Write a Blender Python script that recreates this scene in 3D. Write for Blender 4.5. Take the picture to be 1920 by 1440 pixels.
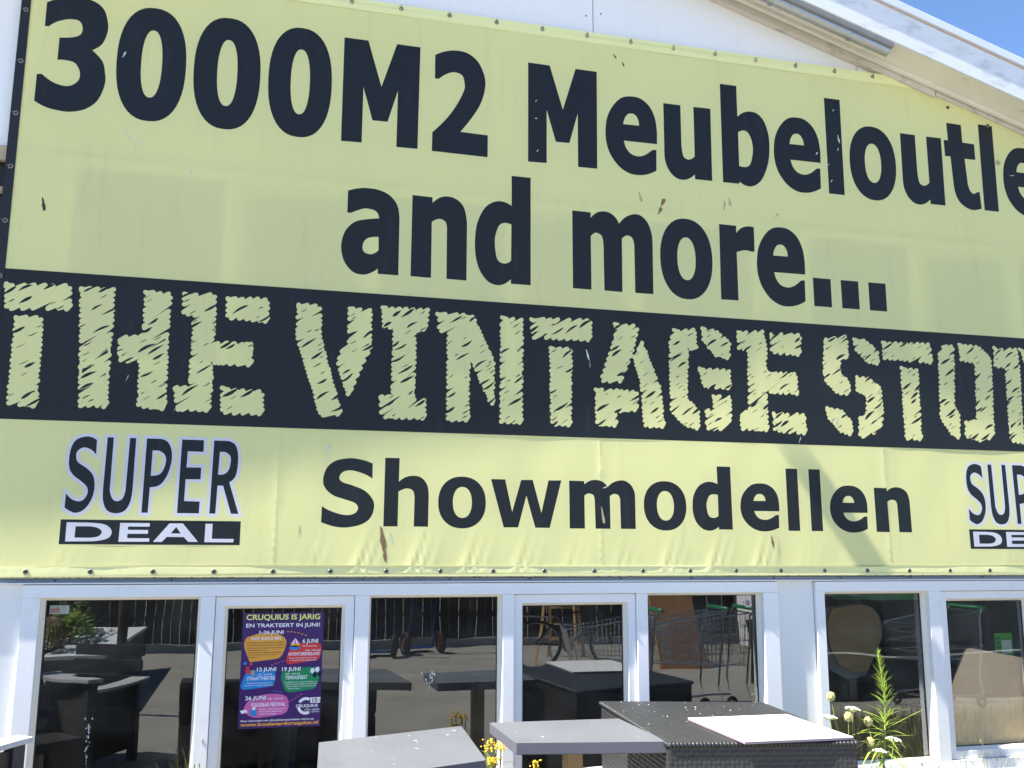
import bpy, bmesh, math, random
from mathutils import Vector, Matrix
from mathutils.geometry import delaunay_2d_cdt
from bpy import data as D

for o in list(D.objects): D.objects.remove(o, do_unlink=True)
SC = bpy.context.scene
COL = SC.collection
R = math.radians
random.seed(7)

# ------------------------------------------------------------------ camera
cam = D.cameras.new('camera'); camo = D.objects.new('camera', cam); COL.objects.link(camo)
SC.camera = camo
cam.sensor_width = 36; cam.lens = 36 * 1800 / 1920
cam.clip_start = .05; cam.clip_end = 2000
yaw, pit, rol = R(14.58), R(9.77), R(.247)
fwd = Vector((math.sin(yaw)*math.cos(pit), math.cos(yaw)*math.cos(pit), math.sin(pit)))
rgt = Vector((math.cos(yaw), -math.sin(yaw), 0)); upv = rgt.cross(fwd)
r2 = rgt*math.cos(rol) + upv*math.sin(rol); u2 = upv*math.cos(rol) - rgt*math.sin(rol)
m = Matrix((r2, u2, -fwd)).transposed().to_4x4(); m.translation = (0, -5.6, 1.6)
camo.matrix_world = m

# ------------------------------------------------------------------ light
SUN = Vector((.72, .092, -1)).normalized()          # direction the light travels
toS = -SUN
w = D.worlds.new('World'); SC.world = w; w.use_nodes = True
nt = w.node_tree; bg = nt.nodes['Background']
sky = nt.nodes.new('ShaderNodeTexSky'); sky.sky_type = 'NISHITA'; sky.sun_disc = False
sky.sun_elevation = math.asin(toS.z); sky.sun_rotation = math.atan2(toS.x, toS.y)
sky.air_density = .85; sky.dust_density = .0; sky.ozone_density = 6.0
nt.links.new(sky.outputs[0], bg.inputs[0]); bg.inputs[1].default_value = .088
sl = D.lights.new('sun', 'SUN'); sl.energy = 5.0; sl.angle = R(.53); sl.color = (1, .95, .86)
so = D.objects.new('sun', sl); COL.objects.link(so)
so.rotation_euler = SUN.to_track_quat('-Z', 'Y').to_euler(); so.location = (-6, -3, 12)
SC.view_settings.view_transform = 'Standard'; SC.view_settings.look = 'None'
SC.view_settings.exposure = 1.72; SC.view_settings.gamma = 1
SC.render.engine = 'CYCLES'
SC.cycles.max_bounces = 10; SC.cycles.transparent_max_bounces = 12

# ------------------------------------------------------------------ helpers
MATS = {}
def mat(name, col, rough=.6, vary=.0, vscale=6., bump=0., bscale=60., spec=.4, metal=0., stretch=(1,1,1), dirt=None):
    """principled material with noise-varied colour, optional patches of dirt (colour, scale, threshold, amount, stretch)"""
    if name in MATS: return MATS[name]
    M = D.materials.new(name); M.use_nodes = True; t = M.node_tree; N = t.nodes; L = t.links
    P = N['Principled BSDF']; P.inputs['Roughness'].default_value = rough; P.inputs['Metallic'].default_value = metal
    P.inputs['Specular IOR Level'].default_value = spec
    tc = N.new('ShaderNodeTexCoord'); mp = N.new('ShaderNodeMapping'); mp.inputs['Scale'].default_value = stretch
    L.new(tc.outputs['Object'], mp.inputs[0])
    c4 = (*col, 1); src = None
    if vary:
        n = N.new('ShaderNodeTexNoise'); n.inputs['Scale'].default_value = vscale; n.inputs['Detail'].default_value = 6
        L.new(mp.outputs[0], n.inputs['Vector'])
        mx = N.new('ShaderNodeMix'); mx.data_type = 'RGBA'
        mx.inputs['A'].default_value = (*[max(0, c*(1-vary)) for c in col], 1)
        mx.inputs['B'].default_value = (*[min(1, c*(1+vary)) for c in col], 1)
        L.new(n.outputs['Fac'], mx.inputs['Factor']); src = mx.outputs['Result']
    if dirt:
        dc, ds, th, am, st = dirt
        mp2 = N.new('ShaderNodeMapping'); mp2.inputs['Scale'].default_value = st; L.new(tc.outputs['Object'], mp2.inputs[0])
        n = N.new('ShaderNodeTexNoise'); n.inputs['Scale'].default_value = ds; n.inputs['Detail'].default_value = 8; n.inputs['Roughness'].default_value = .65
        L.new(mp2.outputs[0], n.inputs['Vector'])
        mr = N.new('ShaderNodeMapRange'); mr.inputs['From Min'].default_value = th; mr.inputs['From Max'].default_value = th+.18
        mr.inputs['To Max'].default_value = am
        L.new(n.outputs['Fac'], mr.inputs['Value'])
        mx = N.new('ShaderNodeMix'); mx.data_type = 'RGBA'; mx.inputs['A'].default_value = c4; mx.inputs['B'].default_value = (*dc, 1)
        if src: L.new(src, mx.inputs['A'])
        L.new(mr.outputs[0], mx.inputs['Factor']); src = mx.outputs['Result']
    if src: L.new(src, P.inputs['Base Color'])
    else: P.inputs['Base Color'].default_value = c4
    if bump:
        n = N.new('ShaderNodeTexNoise'); n.inputs['Scale'].default_value = bscale; n.inputs['Detail'].default_value = 4
        L.new(mp.outputs[0], n.inputs['Vector'])
        b = N.new('ShaderNodeBump'); b.inputs['Strength'].default_value = bump; b.inputs['Distance'].default_value = .01
        L.new(n.outputs['Fac'], b.inputs['Height']); L.new(b.outputs[0], P.inputs['Normal'])
    MATS[name] = M
    return M

def cloth(name, col, trans, rough=.45, spec=.25, vary=.04, dirt=None):
    """printed banner vinyl: opaque coat mixed with light that passes through the weave"""
    M = mat(name, col, rough, vary, 1.3, spec=spec, dirt=dirt); t = M.node_tree; N = t.nodes; L = t.links
    P = N['Principled BSDF']; out = N['Material Output']
    T = N.new('ShaderNodeBsdfTranslucent'); T.inputs[0].default_value = (*col, 1)
    if P.inputs['Base Color'].links: L.new(P.inputs['Base Color'].links[0].from_socket, T.inputs[0])
    X = N.new('ShaderNodeMixShader'); X.inputs[0].default_value = trans
    L.new(P.outputs[0], X.inputs[1]); L.new(T.outputs[0], X.inputs[2]); L.new(X.outputs[0], out.inputs[0])
    return M

def glass(name, tint, ior, dust=.10):
    M = D.materials.new(name); M.use_nodes = True; t = M.node_tree; N = t.nodes; L = t.links
    N.remove(N['Principled BSDF']); out = N['Material Output']
    T = N.new('ShaderNodeBsdfTransparent'); T.inputs[0].default_value = (*tint, 1)
    G = N.new('ShaderNodeBsdfGlossy'); G.inputs['Roughness'].default_value = 0.0; G.inputs[0].default_value = (.95, .98, 1, 1)
    F = N.new('ShaderNodeFresnel')
    ge = N.new('ShaderNodeNewGeometry'); mr = N.new('ShaderNodeMapRange')   # same reflectance from either side of the sheet
    mr.inputs['To Min'].default_value = ior; mr.inputs['To Max'].default_value = 1/ior
    L.new(ge.outputs['Backfacing'], mr.inputs['Value']); L.new(mr.outputs[0], F.inputs[0])
    X = N.new('ShaderNodeMixShader'); L.new(F.outputs[0], X.inputs[0]); L.new(T.outputs[0], X.inputs[1]); L.new(G.outputs[0], X.inputs[2])
    tc = N.new('ShaderNodeTexCoord'); n = N.new('ShaderNodeTexNoise'); n.inputs['Scale'].default_value = 1.6; n.inputs['Detail'].default_value = 1
    b = N.new('ShaderNodeBump'); b.inputs['Strength'].default_value = .10; b.inputs['Distance'].default_value = .02
    L.new(tc.outputs['Object'], n.inputs[0]); L.new(n.outputs['Fac'], b.inputs['Height']); L.new(b.outputs[0], G.inputs['Normal'])
    n2 = N.new('ShaderNodeTexNoise'); n2.inputs['Scale'].default_value = 3.5; n2.inputs['Detail'].default_value = 9; n2.inputs['Roughness'].default_value = .7
    r2_ = N.new('ShaderNodeMapRange'); r2_.inputs['From Min'].default_value = .42; r2_.inputs['From Max'].default_value = .8; r2_.inputs['To Min'].default_value = .004; r2_.inputs['To Max'].default_value = dust
    L.new(tc.outputs['Object'], n2.inputs[0]); L.new(n2.outputs['Fac'], r2_.inputs['Value'])
    df = N.new('ShaderNodeBsdfDiffuse'); df.inputs[0].default_value = (.5,.48,.44,1); Y_ = N.new('ShaderNodeMixShader')     # film of dust
    L.new(r2_.outputs[0], Y_.inputs[0]); L.new(X.outputs[0], Y_.inputs[1]); L.new(df.outputs[0], Y_.inputs[2])
    L.new(Y_.outputs[0], out.inputs[0]); MATS[name] = M
    return M

class MB:
    """collects shapes, builds ONE mesh object"""
    def __init__(s): s.v = []; s.f = []; s.m = []; s.k = 0
    def add(s, vs, fs):
        b = len(s.v); s.v += [tuple(x) for x in vs]; s.f += [tuple(b+i for i in f) for f in fs]; s.m += [s.k]*len(fs); return s
    def box(s, x0, x1, y0, y1, z0, z1):
        return s.hexa([(x0,y0,z0),(x1,y0,z0),(x1,y1,z0),(x0,y1,z0),(x0,y0,z1),(x1,y0,z1),(x1,y1,z1),(x0,y1,z1)])
    def hexa(s, v):
        return s.add(v, [(0,3,2,1),(4,5,6,7),(0,1,5,4),(1,2,6,5),(2,3,7,6),(3,0,4,7)])
    def tube(s, pts, r, n=8, r1=None, cap=True):
        pts = [Vector(p) for p in pts]; k = len(pts); rings = []
        r1 = r if r1 is None else r1
        pu = None
        for i, p in enumerate(pts):
            d = (pts[min(i+1, k-1)] - pts[max(i-1, 0)]).normalized()
            if pu is None:
                a = Vector((0, 0, 1)) if abs(d.z) < .9 else Vector((1, 0, 0)); u = d.cross(a).normalized()
            else: u = (pu - d*pu.dot(d)).normalized()
            pu = u; v = d.cross(u); rr = r + (r1-r)*i/max(1, k-1)
            rings.append([p + (u*math.cos(2*math.pi*j/n) + v*math.sin(2*math.pi*j/n))*rr for j in range(n)])
        vs = [q for g in rings for q in g]; fs = []
        for i in range(k-1):
            for j in range(n):
                fs.append((i*n+j, i*n+(j+1) % n, (i+1)*n+(j+1) % n, (i+1)*n+j))
        if cap: fs += [tuple(range(n-1, -1, -1)), tuple(range((k-1)*n, k*n))]
        return s.add(vs, fs)
    def prism(s, poly, z0, z1):
        n = len(poly); vs = [(*p, z0) for p in poly] + [(*p, z1) for p in poly]
        return s.add(vs, [tuple(range(n-1, -1, -1)), tuple(range(n, 2*n))] + [(i, (i+1) % n, n+(i+1) % n, n+i) for i in range(n)])
    def ring(s, c, ax, Rr, r, n=16, k=6):
        ax = Vector(ax).normalized(); a = Vector((0,0,1)) if abs(ax.z) < .9 else Vector((1,0,0)); u = ax.cross(a).normalized(); v = ax.cross(u); c = Vector(c)
        vs = []; fs = []
        for i in range(n):
            d = u*math.cos(2*math.pi*i/n) + v*math.sin(2*math.pi*i/n)
            for j in range(k):
                vs.append(c + d*(Rr + r*math.cos(2*math.pi*j/k)) + ax*(r*math.sin(2*math.pi*j/k)))
        for i in range(n):
            for j in range(k): fs.append((i*k+j, ((i+1) % n)*k+j, ((i+1) % n)*k+(j+1) % k, i*k+(j+1) % k))
        return s.add(vs, fs)
    def ball(s, c, r, n=8, k=5, sq=(1,1,1)):
        vs = []; fs = []
        for i in range(k+1):
            t = math.pi*i/k
            for j in range(n):
                p = 2*math.pi*j/n; vs.append((c[0]+r*sq[0]*math.sin(t)*math.cos(p), c[1]+r*sq[1]*math.sin(t)*math.sin(p), c[2]+r*sq[2]*math.cos(t)))
        for i in range(k):
            for j in range(n): fs.append((i*n+j, (i+1)*n+j, (i+1)*n+(j+1) % n, i*n+(j+1) % n))
        return s.add(vs, fs)
    def build(s, name, ms, parent=None, smooth=False, bevel=0):
        me = D.meshes.new(name); me.from_pydata(s.v, [], s.f)
        if not isinstance(ms, (list, tuple)): ms = [ms]
        for q in ms: me.materials.append(q)
        me.polygons.foreach_set('material_index', s.m)
        if bevel:
            b = bmesh.new(); b.from_mesh(me); bmesh.ops.remove_doubles(b, verts=b.verts, dist=1e-5)
            es = [e for e in b.edges if len(e.link_faces) == 2 and e.calc_face_angle(0) > .6]
            bmesh.ops.bevel(b, geom=es, offset=bevel, segments=2, affect='EDGES', profile=.6, clamp_overlap=True); b.to_mesh(me); b.free()
        if smooth: me.polygons.foreach_set('use_smooth', [True]*len(me.polygons))
        me.update()
        o = D.objects.new(name, me); COL.objects.link(o)
        if parent: o.parent = parent
        return o

def tag(o, label=None, cat=None, group=None, kind=None):
    if label: o['label'] = label
    if cat: o['category'] = cat
    if group: o['group'] = group
    if kind: o['kind'] = kind
    return o
def empty(name, loc=(0,0,0), rz=0):
    o = D.objects.new(name, None); COL.objects.link(o); o.location = loc; o.rotation_euler = (0,0,rz); o.empty_display_size = .1
    return o
def copy_tree(o, parent=None):
    c = o.copy(); COL.objects.link(c); c.parent = parent
    for ch in list(o.children): copy_tree(ch, c)
    return c

# ------------------------------------------------------------------ materials
WHITE = mat('white_panel_paint', (.78,.78,.77), .45, .02, 3, .05, 30, dirt=((.42,.40,.36), 3.2, .62, .35, (1,1,.5)))
GABLE = mat('gable_panel_paint', (.83,.82,.82), .4, .02, 2, dirt=((.58,.55,.5), 2.2, .57, .28, (5,1,.5)))
FRAME = mat('white_window_plastic', (.82,.82,.83), .3, .01, 4, dirt=((.50,.47,.40), 6, .60, .30, (1,1,1)))
BEAD = mat('cream_glazing_bead', (.78,.75,.66), .4, .04, 12, dirt=((.4,.35,.25), 14, .62, .5, (1,1,1)))
SEAL = mat('black_glazing_seal', (.02,.02,.022), .6)
RAIL = mat('anodised_drip_rail', (.23,.27,.33), .35, .1, 10, metal=.6)
SOFFIT = mat('cream_soffit_paint', (.74,.71,.63), .5, .10, 3, dirt=((.36,.33,.28), 7, .60, .6, (1,1,1)))
TRIM = mat('weathered_trim', (.58,.53,.46), .6, .12, 6, .1, 40, dirt=((.22,.2,.17), 11, .55, .7, (1,1,1)))
FASCIA = mat('fascia_paint', (.70,.72,.75), .5, .03, 3, dirt=((.38,.41,.43), 5.5, .53, .65, (.8,1,2.2)))
EDGE = mat('roof_edge_metal', (.72,.76,.82), .35, .05, 4, metal=.2)
RUST = mat('rusty_edge_strip', (.55,.42,.36), .7, .2, 20)
ROOF = mat('grey_roofing', (.22,.22,.23), .8, .15, 8)
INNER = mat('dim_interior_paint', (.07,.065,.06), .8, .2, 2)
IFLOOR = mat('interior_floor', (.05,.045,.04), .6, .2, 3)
YEL = cloth('yellow_banner_vinyl', (.89,.865,.42), .31, dirt=((.60,.58,.33), 2.2, .56, .22, (5,1,.5)))
YELH = cloth('yellow_banner_hem', (.88,.865,.43), .12, dirt=((.60,.52,.22), 6, .58, .3, (2,1,1)))
INK = cloth('black_banner_print', (.0140,.0172,.0200), .10, .45, .28, .12, dirt=((.05,.055,.06), 3, .58, .35, (4,1,.6)))
WPR = cloth('white_banner_print', (.78,.78,.86), .3)
HEMB = mat('black_hem_webbing', (.012,.013,.018), .6, .3, 30)
STEEL = mat('galvanised_steel', (.42,.43,.45), .35, .15, 20, metal=.9)
EYE = mat('tarnished_brass', (.30,.28,.24), .4, .3, 60, metal=.8)
DARKST = mat('dull_eyelet_metal', (.20,.19,.18), .45, .2, 40, metal=.7)
PANE = glass('window_glass', (.93,.95,.94), 2.1)
BACKP = glass('glass_rear_face', (.97,.98,.98), 1.02, .005)
ASPH = mat('asphalt', (.29,.275,.24), .9, .35, 1.5, .6, 120, dirt=((.3,.28,.24), 60, .6, .6, (1,1,1)))
TABLE = mat('grey_table_laminate', (.132,.138,.152), .5, .20, 3, .05, 45, dirt=((.075,.075,.08), 5, .57, .5, (1,1,1)))
TEDGE = mat('table_edge_band', (.10,.10,.125), .5, .1, 10)
POST = mat('grey_metal_post', (.34,.35,.37), .45, .08, 8, metal=.3)
RATTAN = mat('black_woven_rattan', (.032,.033,.034), .42, .35, 30, .25, 160, spec=.5, dirt=((.2,.19,.17), 38, .66, .5, (1,1,1)))
BOARDW = mat('white_laminate_board', (.86,.86,.85), .4, .02, 6, dirt=((.3,.24,.18), 13, .73, .7, (1,1,1)))
PURPLE = mat('board_edge', (.28,.22,.27), .6)
GREEN = cloth('weed_leaf', (.30,.42,.07), .4, .45, .3, .25)
STEM = mat('weed_stem', (.26,.33,.08), .6, .2, 20)
DRY = mat('dry_grass', (.32,.27,.12), .8, .25, 15)
LACE = mat('white_lace_florets', (.82,.82,.74), .7, .05, 50)
SEEDH = mat('green_seed_head', (.42,.40,.17), .8, .25, 60)
TANSY = mat('yellow_button_flower', (.80,.52,.03), .6, .15, 40)
OLIVE = mat('olive_leaf', (.13,.17,.045), .6, .3, 14)

# ------------------------------------------------------------------ ground
g = MB(); g.add([(-90,-90,0),(90,-90,0),(90,60,0),(-90,60,0)], [(0,1,2,3)])
tag(g.build('ground', ASPH), kind='structure')

# ------------------------------------------------------------------ building
AX = 1.5
def zs(x): return 5.846 - .29*abs(x-AX)             # soffit level of the gable roof
bld = empty('shop_building', (0,0,0))
tag(bld, 'white panelled gable shop front with two rows of windows behind a yellow banner', 'building')

def xz(mb, poly, y0, y1):
    """prism of an x-z outline (counter-clockwise seen from the front) between y0 (front) and y1"""
    n = len(poly); vs = [(p[0], y0, p[1]) for p in poly] + [(p[0], y1, p[1]) for p in poly]
    return mb.add(vs, [tuple(range(n)), tuple(range(2*n-1, n-1, -1))] + [((i+1) % n, i, n+i, n+(i+1) % n) for i in range(n)])

# backing behind the panel joints
b = MB(); xz(b, [(-4.5,3.79),(7.5,3.79),(7.5,4.05),(AX,5.8),(-4.5,4.05)], .022, .06); xz(b, [(-4.5,1.43),(7.5,1.43),(7.5,2.56),(-4.5,2.56)], .022, .06)
b.build('backing_board', SEAL, bld)
seams = [-4.5,-3.84,-1.88,.088,2.007,4.01,5.97,7.5]
for a, c in zip(seams, seams[1:]):
    a2, c2 = a+.003, c-.003
    pl = [(a2,3.80),(c2,3.80),(c2,zs(c2)-.004)] + ([(AX,zs(AX)-.004)] if a2 < AX < c2 else []) + [(a2,zs(a2)-.004)]
    q = MB(); xz(q, pl, 0, .02); q.build('wall_panel', GABLE, bld)
for sx_ in (.088,2.007,4.01):                          # panel fixings either side of each joint
    for dx_ in (-.05,.055):
        for k in range(7):
            zq = 4.0+k*.28+(.03 if dx_ > 0 else 0)
            if zq < zs(sx_)-.1: q = MB(); q.tube([(sx_+dx_,.001,zq),(sx_+dx_,-.003,zq)], .006, 8); q.build('screw', DARKST, bld)
seams = [-4.5,-2.84,-.80,1.236,3.273,5.31,7.5]
for a, c in zip(seams, seams[1:]):
    q = MB(); q.box(a+.003, c-.003, 0, .02, 1.437, 2.565); q.build('wall_panel', WHITE, bld)
for x0, x1, z0, z1 in [(-4.5,-1.178,.2,1.408),(3.2,3.458,.2,1.408),(6.105,7.5,.2,1.408),(-1.45,-1.178,2.575,3.775),(3.2,3.458,2.575,3.775),(6.105,7.5,2.575,3.775)]:
    q = MB(); q.box(x0, x1, 0.002, .03, z0, z1); q.build('wall_panel', WHITE, bld, bevel=.002)
q = MB(); q.box(-4.5,7.5,.012,.08,0,.195); q.build('plinth', mat('plinth_concrete', (.35,.34,.32), .8, .15, 5, .2, 40), bld)
# drip rail over the lower windows: white lip, dark groove profile, white lip
q = MB(); q.box(-4.5,7.5,-.018,.02,1.4255,1.434); q.build('drip_rail', RAIL, bld)
q = MB(); q.box(-4.5,7.5,-.026,.02,1.4165,1.4245); q.build('drip_rail', RAIL, bld)
q = MB(); q.box(-4.5,7.5,-.032,.02,1.4095,1.416); q.build('rail_lip', FRAME, bld)
for s in range(14):                                  # screw heads along the rail
    x = -1.5+s*.52+random.uniform(-.06,.06); q = MB(); q.tube([(x,-.02,1.4285),(x,-.024,1.4285)], .005, 8); q.build('screw', SEAL, bld)
# band of brown timber under the gable and dark boards beside the banner
q = MB(); q.box(-4.5,-1.435,-.022,.02,3.715,3.798); q.build('timber_trim', mat('brown_timber_trim', (.42,.33,.22), .7, .25, 9, .2, 40, stretch=(.3,3,3)), bld)
q = MB(); q.box(-4.5,-1.455,-.02,.03,3.535,3.56); q.build('timber_trim', mat('brown_timber_trim', (1,1,1)), bld)
DB = mat('dark_stained_board', (.035,.032,.045), .6, .4, 8, .2, 50, stretch=(.4,4,4), dirt=((.5,.5,.5), 5, .74, .7, (1,1,1)))
q = MB(); q.box(-4.5,-1.455,.05,.08,2.57,3.79); q.build('board_backing', SEAL, bld)
for i in range(10):
    z = 2.575+i*.095; q = MB(); q.hexa([(-4.5,.018,z),(-1.455,.018,z),(-1.455,.048,z),(-4.5,.048,z),(-4.5,.034,z+.09),(-1.455,.034,z+.09),(-1.455,.048,z+.09),(-4.5,.048,z+.09)]); q.build('board', DB, bld)

def rect_ring(mb, a, bb):
    """sloping ring between two rectangles (x0,x1,z0,z1,y)"""
    def cs(r): return [(r[0],r[4],r[2]),(r[1],r[4],r[2]),(r[1],r[4],r[3]),(r[0],r[4],r[3])]
    A, B = cs(a), cs(bb)
    return mb.add(A+B, [(i, (i+1) % 4, 4+(i+1) % 4, 4+i) for i in range(4)])
def ring_solid(mb, o, i, y0, y1):
    """flat rectangular ring, o and i = (x0,x1,z0,z1)"""
    rect_ring(mb, (*o, y0), (*i, y0)); rect_ring(mb, (*i, y0), (*i, y1)); rect_ring(mb, (*i, y1), (*o, y1)); rect_ring(mb, (*o, y1), (*o, y0))

def window(xa, xb, lights, z0, z1):
    W = empty('window'); W.parent = bld
    f = MB(); yf, yb = -.024, .075
    f.box(xa, xb, yf, yb, z1-.065, z1); f.box(xa, xb, yf, yb, z0, z0+.065)
    e = [xa] + [v for l in lights for v in l[:2]] + [xb]
    for i in range(0, len(e), 2): f.box(e[i], e[i+1], yf+.0015, yb, z0+.0655, z1-.0655)
    f.build('frame', FRAME, W, bevel=.003)
    zo0, zo1 = z0+.0655, z1-.0655
    for x0, x1, kind in lights:
        o = (x0, x1, zo0, zo1)
        if kind == 's':
            s = MB(); i = (x0+.052, x1-.052, zo0+.052, zo1-.052); ring_solid(s, (x0+.003, x1-.003, zo0+.003, zo1-.003), i, -.004, .07); s.build('sash', FRAME, W, bevel=.002)
            o = i; yo = .012
            d = MB(); rect_ring(d, (x0, x1, zo0, zo1, .004), (x0+.006, x1-.006, zo0+.006, zo1-.006, .004)); d.build('seal', SEAL, W)
        else: yo = .016
        n = .016
        q = MB(); rect_ring(q, (*o, yo), (o[0]+n, o[1]-n, o[2]+n, o[3]-n, yo+.03)); i2 = (o[0]+n, o[1]-n, o[2]+n, o[3]-n)
        rect_ring(q, (*i2, yo+.03), (*i2, yo+.036)); q.build('bead', BEAD, W)
        q = MB(); i3 = (i2[0]+.005, i2[1]-.005, i2[2]+.005, i2[3]-.005); rect_ring(q, (*i2, yo+.036), (*i3, yo+.037)); rect_ring(q, (*i3, yo+.037), (*i3, yo+.05)); q.build('seal', SEAL, W)
        p = MB(); y = yo+.04; x0_, x1_, a, c = i2
        p.add([(x0_,y,a),(x1_,y,a),(x1_,y,c),(x0_,y,c)], [(0,1,2,3)]); p.k = 1
        p.add([(x0_,y+.018,a),(x1_,y+.018,a),(x1_,y+.018,c),(x0_,y+.018,c)], [(3,2,1,0)]); p.build('pane', [PANE, BACKP], W)
    s = MB(); so_ = -.07 if z0 < 1 else -.026; s.hexa([(xa-.01,so_,z0-.012),(xb+.01,so_,z0-.012),(xb+.01,.03,z0-.004),(xa-.01,.03,z0-.004),(xa-.01,so_,z0-.003),(xb+.01,so_,z0-.003),(xb+.01,-.0255,z0+.008),(xa-.01,-.0255,z0+.008)]); s.build('sill', FRAME, W)
    return W
L1 = [(-1.085,-.285,'f'),(-.21,.545,'s'),(.625,1.402,'f'),(1.47,2.24,'s'),(2.31,3.09,'f')]
L2 = [(3.525,4.30,'f'),(4.392,5.155,'s'),(5.235,6.02,'f')]
for z0, z1 in ((.205,1.405),(2.575,3.775)):
    window(-1.173, 3.195, L1, z0, z1); window(3.463, 6.10, L2, z0, z1)

# grime gathered on the ledge under the banner
gr_ = MB(); rg = random.Random(8)
for _ in range(420):
    x = rg.choice((rg.uniform(1.8,4.2), rg.uniform(4,6), rg.uniform(-1.4,1.8))); z = 1.4445-abs(rg.gauss(0,.003)); w_ = rg.uniform(.003,.016)
    gr_.add([(x,-.0012,z),(x+w_,-.0012,z-rg.uniform(0,.002)),(x+w_*.8,-.0012,z+.003),(x+.1*w_,-.0012,z+.004)], [(0,1,2,3)])
tag(gr_.build('grime', mat('brown_grime', (.33,.24,.12), .9, .4, 60), bld), kind='stuff')

# interior
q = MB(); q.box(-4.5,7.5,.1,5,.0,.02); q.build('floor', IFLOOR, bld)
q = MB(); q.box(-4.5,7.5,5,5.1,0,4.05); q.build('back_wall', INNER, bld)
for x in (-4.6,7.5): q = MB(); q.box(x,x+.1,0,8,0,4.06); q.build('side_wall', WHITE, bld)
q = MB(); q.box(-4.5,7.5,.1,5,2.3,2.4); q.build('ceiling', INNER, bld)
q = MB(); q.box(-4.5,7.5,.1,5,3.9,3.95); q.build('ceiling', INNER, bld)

# roof
roof = empty('roof'); roof.parent = bld
def slope(mb, x0, x1, lo, hi, y0, y1):
    return mb.hexa([(x0,y0,zs(x0)+lo),(x1,y0,zs(x1)+lo),(x1,y1,zs(x1)+lo),(x0,y1,zs(x0)+lo),(x0,y0,zs(x0)+hi),(x1,y0,zs(x1)+hi),(x1,y1,zs(x1)+hi),(x0,y1,zs(x0)+hi)])
for x0, x1 in ((-4.9,AX),(AX,7.9)):
    q = MB(); slope(q, x0, x1, .0, .02, -.28, .0); q.build('soffit', SOFFIT, roof)
    q = MB(); slope(q, x0, x1, -.004, .245, -.302, -.281); q.build('fascia', FASCIA, roof, bevel=.003)
    q = MB(); slope(q, x0, x1, .246, .256, -.308, -.25); q.build('edge_strip', RUST, roof)
    q = MB(); slope(q, x0, x1, .257, .315, -.322, -.24); q.build('verge_trim', EDGE, roof, bevel=.004)
    q = MB(); slope(q, x0, x1, .2, .25, -.27, 9); q.build('roof_deck', ROOF, roof)
    # trim at the foot of the soffit, in two lengths with a torn end
    xm = 4.62 if x0 >= AX else -1.7
    q = MB(); slope(q, x0, xm, -.078, -.006, -.05, -.002); q.build('wall_trim', TRIM, roof, bevel=.003)
    q = MB(); slope(q, xm+.01, x1, -.06, -.002, -.046, -.002); q.build('wall_trim', TRIM, roof, bevel=.003)
    q = MB(); slope(q, x0, x1, -.03, -.001, -.085, -.054); q.build('wall_trim', SOFFIT, roof, bevel=.003)

# tube fitting under the eave
tl = empty('tube_light', (3.4,-.235,zs(3.4)-.05)); tag(tl, 'long grey metal tube fitting clipped under the roof eave', 'lamp')
dr = Vector((1,0,-.29)).normalized(); e0, e1 = -1.4, .73
q = MB(); q.tube([dr*e0, dr*(e0*.5), dr*(e1-.004), dr*e1], .036, 20); q.build('tube', STEEL, tl, smooth=False)
q = MB(); q.tube([dr*e1, dr*(e1+.003)], .031, 20); q.build('end_cap', SEAL, tl)
q = MB(); n_ = Vector((.29,0,1)).normalized()
a, c = dr*e0, dr*(e1+.012)
q.hexa([a+Vector((0,-.055,.012)),c+Vector((0,-.055,.012)),c+Vector((0,-.015,.012)),a+Vector((0,-.015,.012)),a+Vector((0,-.055,.045)),c+Vector((0,-.055,.045)),c+Vector((0,-.015,.045)),a+Vector((0,-.015,.045))]); q.build('batten', mat('dull_batten', (.33,.32,.31), .5, .2, 12, metal=.3, dirt=((.1,.1,.1), 12, .58, .6, (1,1,1))), tl)
for e in (-1.0,-.2,.42): q = MB(); q.ring(dr*e, dr, .039, .006, 18); q.ring(dr*(e+.014), dr, .039, .004, 18); q.build('clip', STEEL, tl)

# unseen box added above the frame to cast the slanting shadow on the banner
fl = empty('shadow_caster', (.67,-.33,zs(.67)+.315)); tag(fl, 'unseen box on a rod over the roof verge, added to shade the banner', 'lamp')
q = MB(); q.tube([(0,-.06,.02),(0,.3,.02)], .006, 8); q.build('arm', STEEL, fl)
q = MB(); q.hexa([(-.10,-.24,-.05),(.10,-.24,-.05),(.10,-.05,.02),(-.10,-.05,.02),(-.10,-.24,.01),(.10,-.24,.01),(.10,-.05,.08),(-.10,-.05,.08)]); q.build('caster_box', DARKST, fl, bevel=.008)
q = MB(); q.hexa([(-.085,-.22,-.052),(.085,-.22,-.052),(.085,-.07,.005),(-.085,-.07,.005),(-.085,-.22,-.03),(.085,-.22,-.03),(.085,-.07,.02),(-.085,-.07,.02)]); q.build('lens', mat('caster_inset', (.5,.52,.54), .1), fl)  # inset plate under the added box, gives no light

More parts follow.
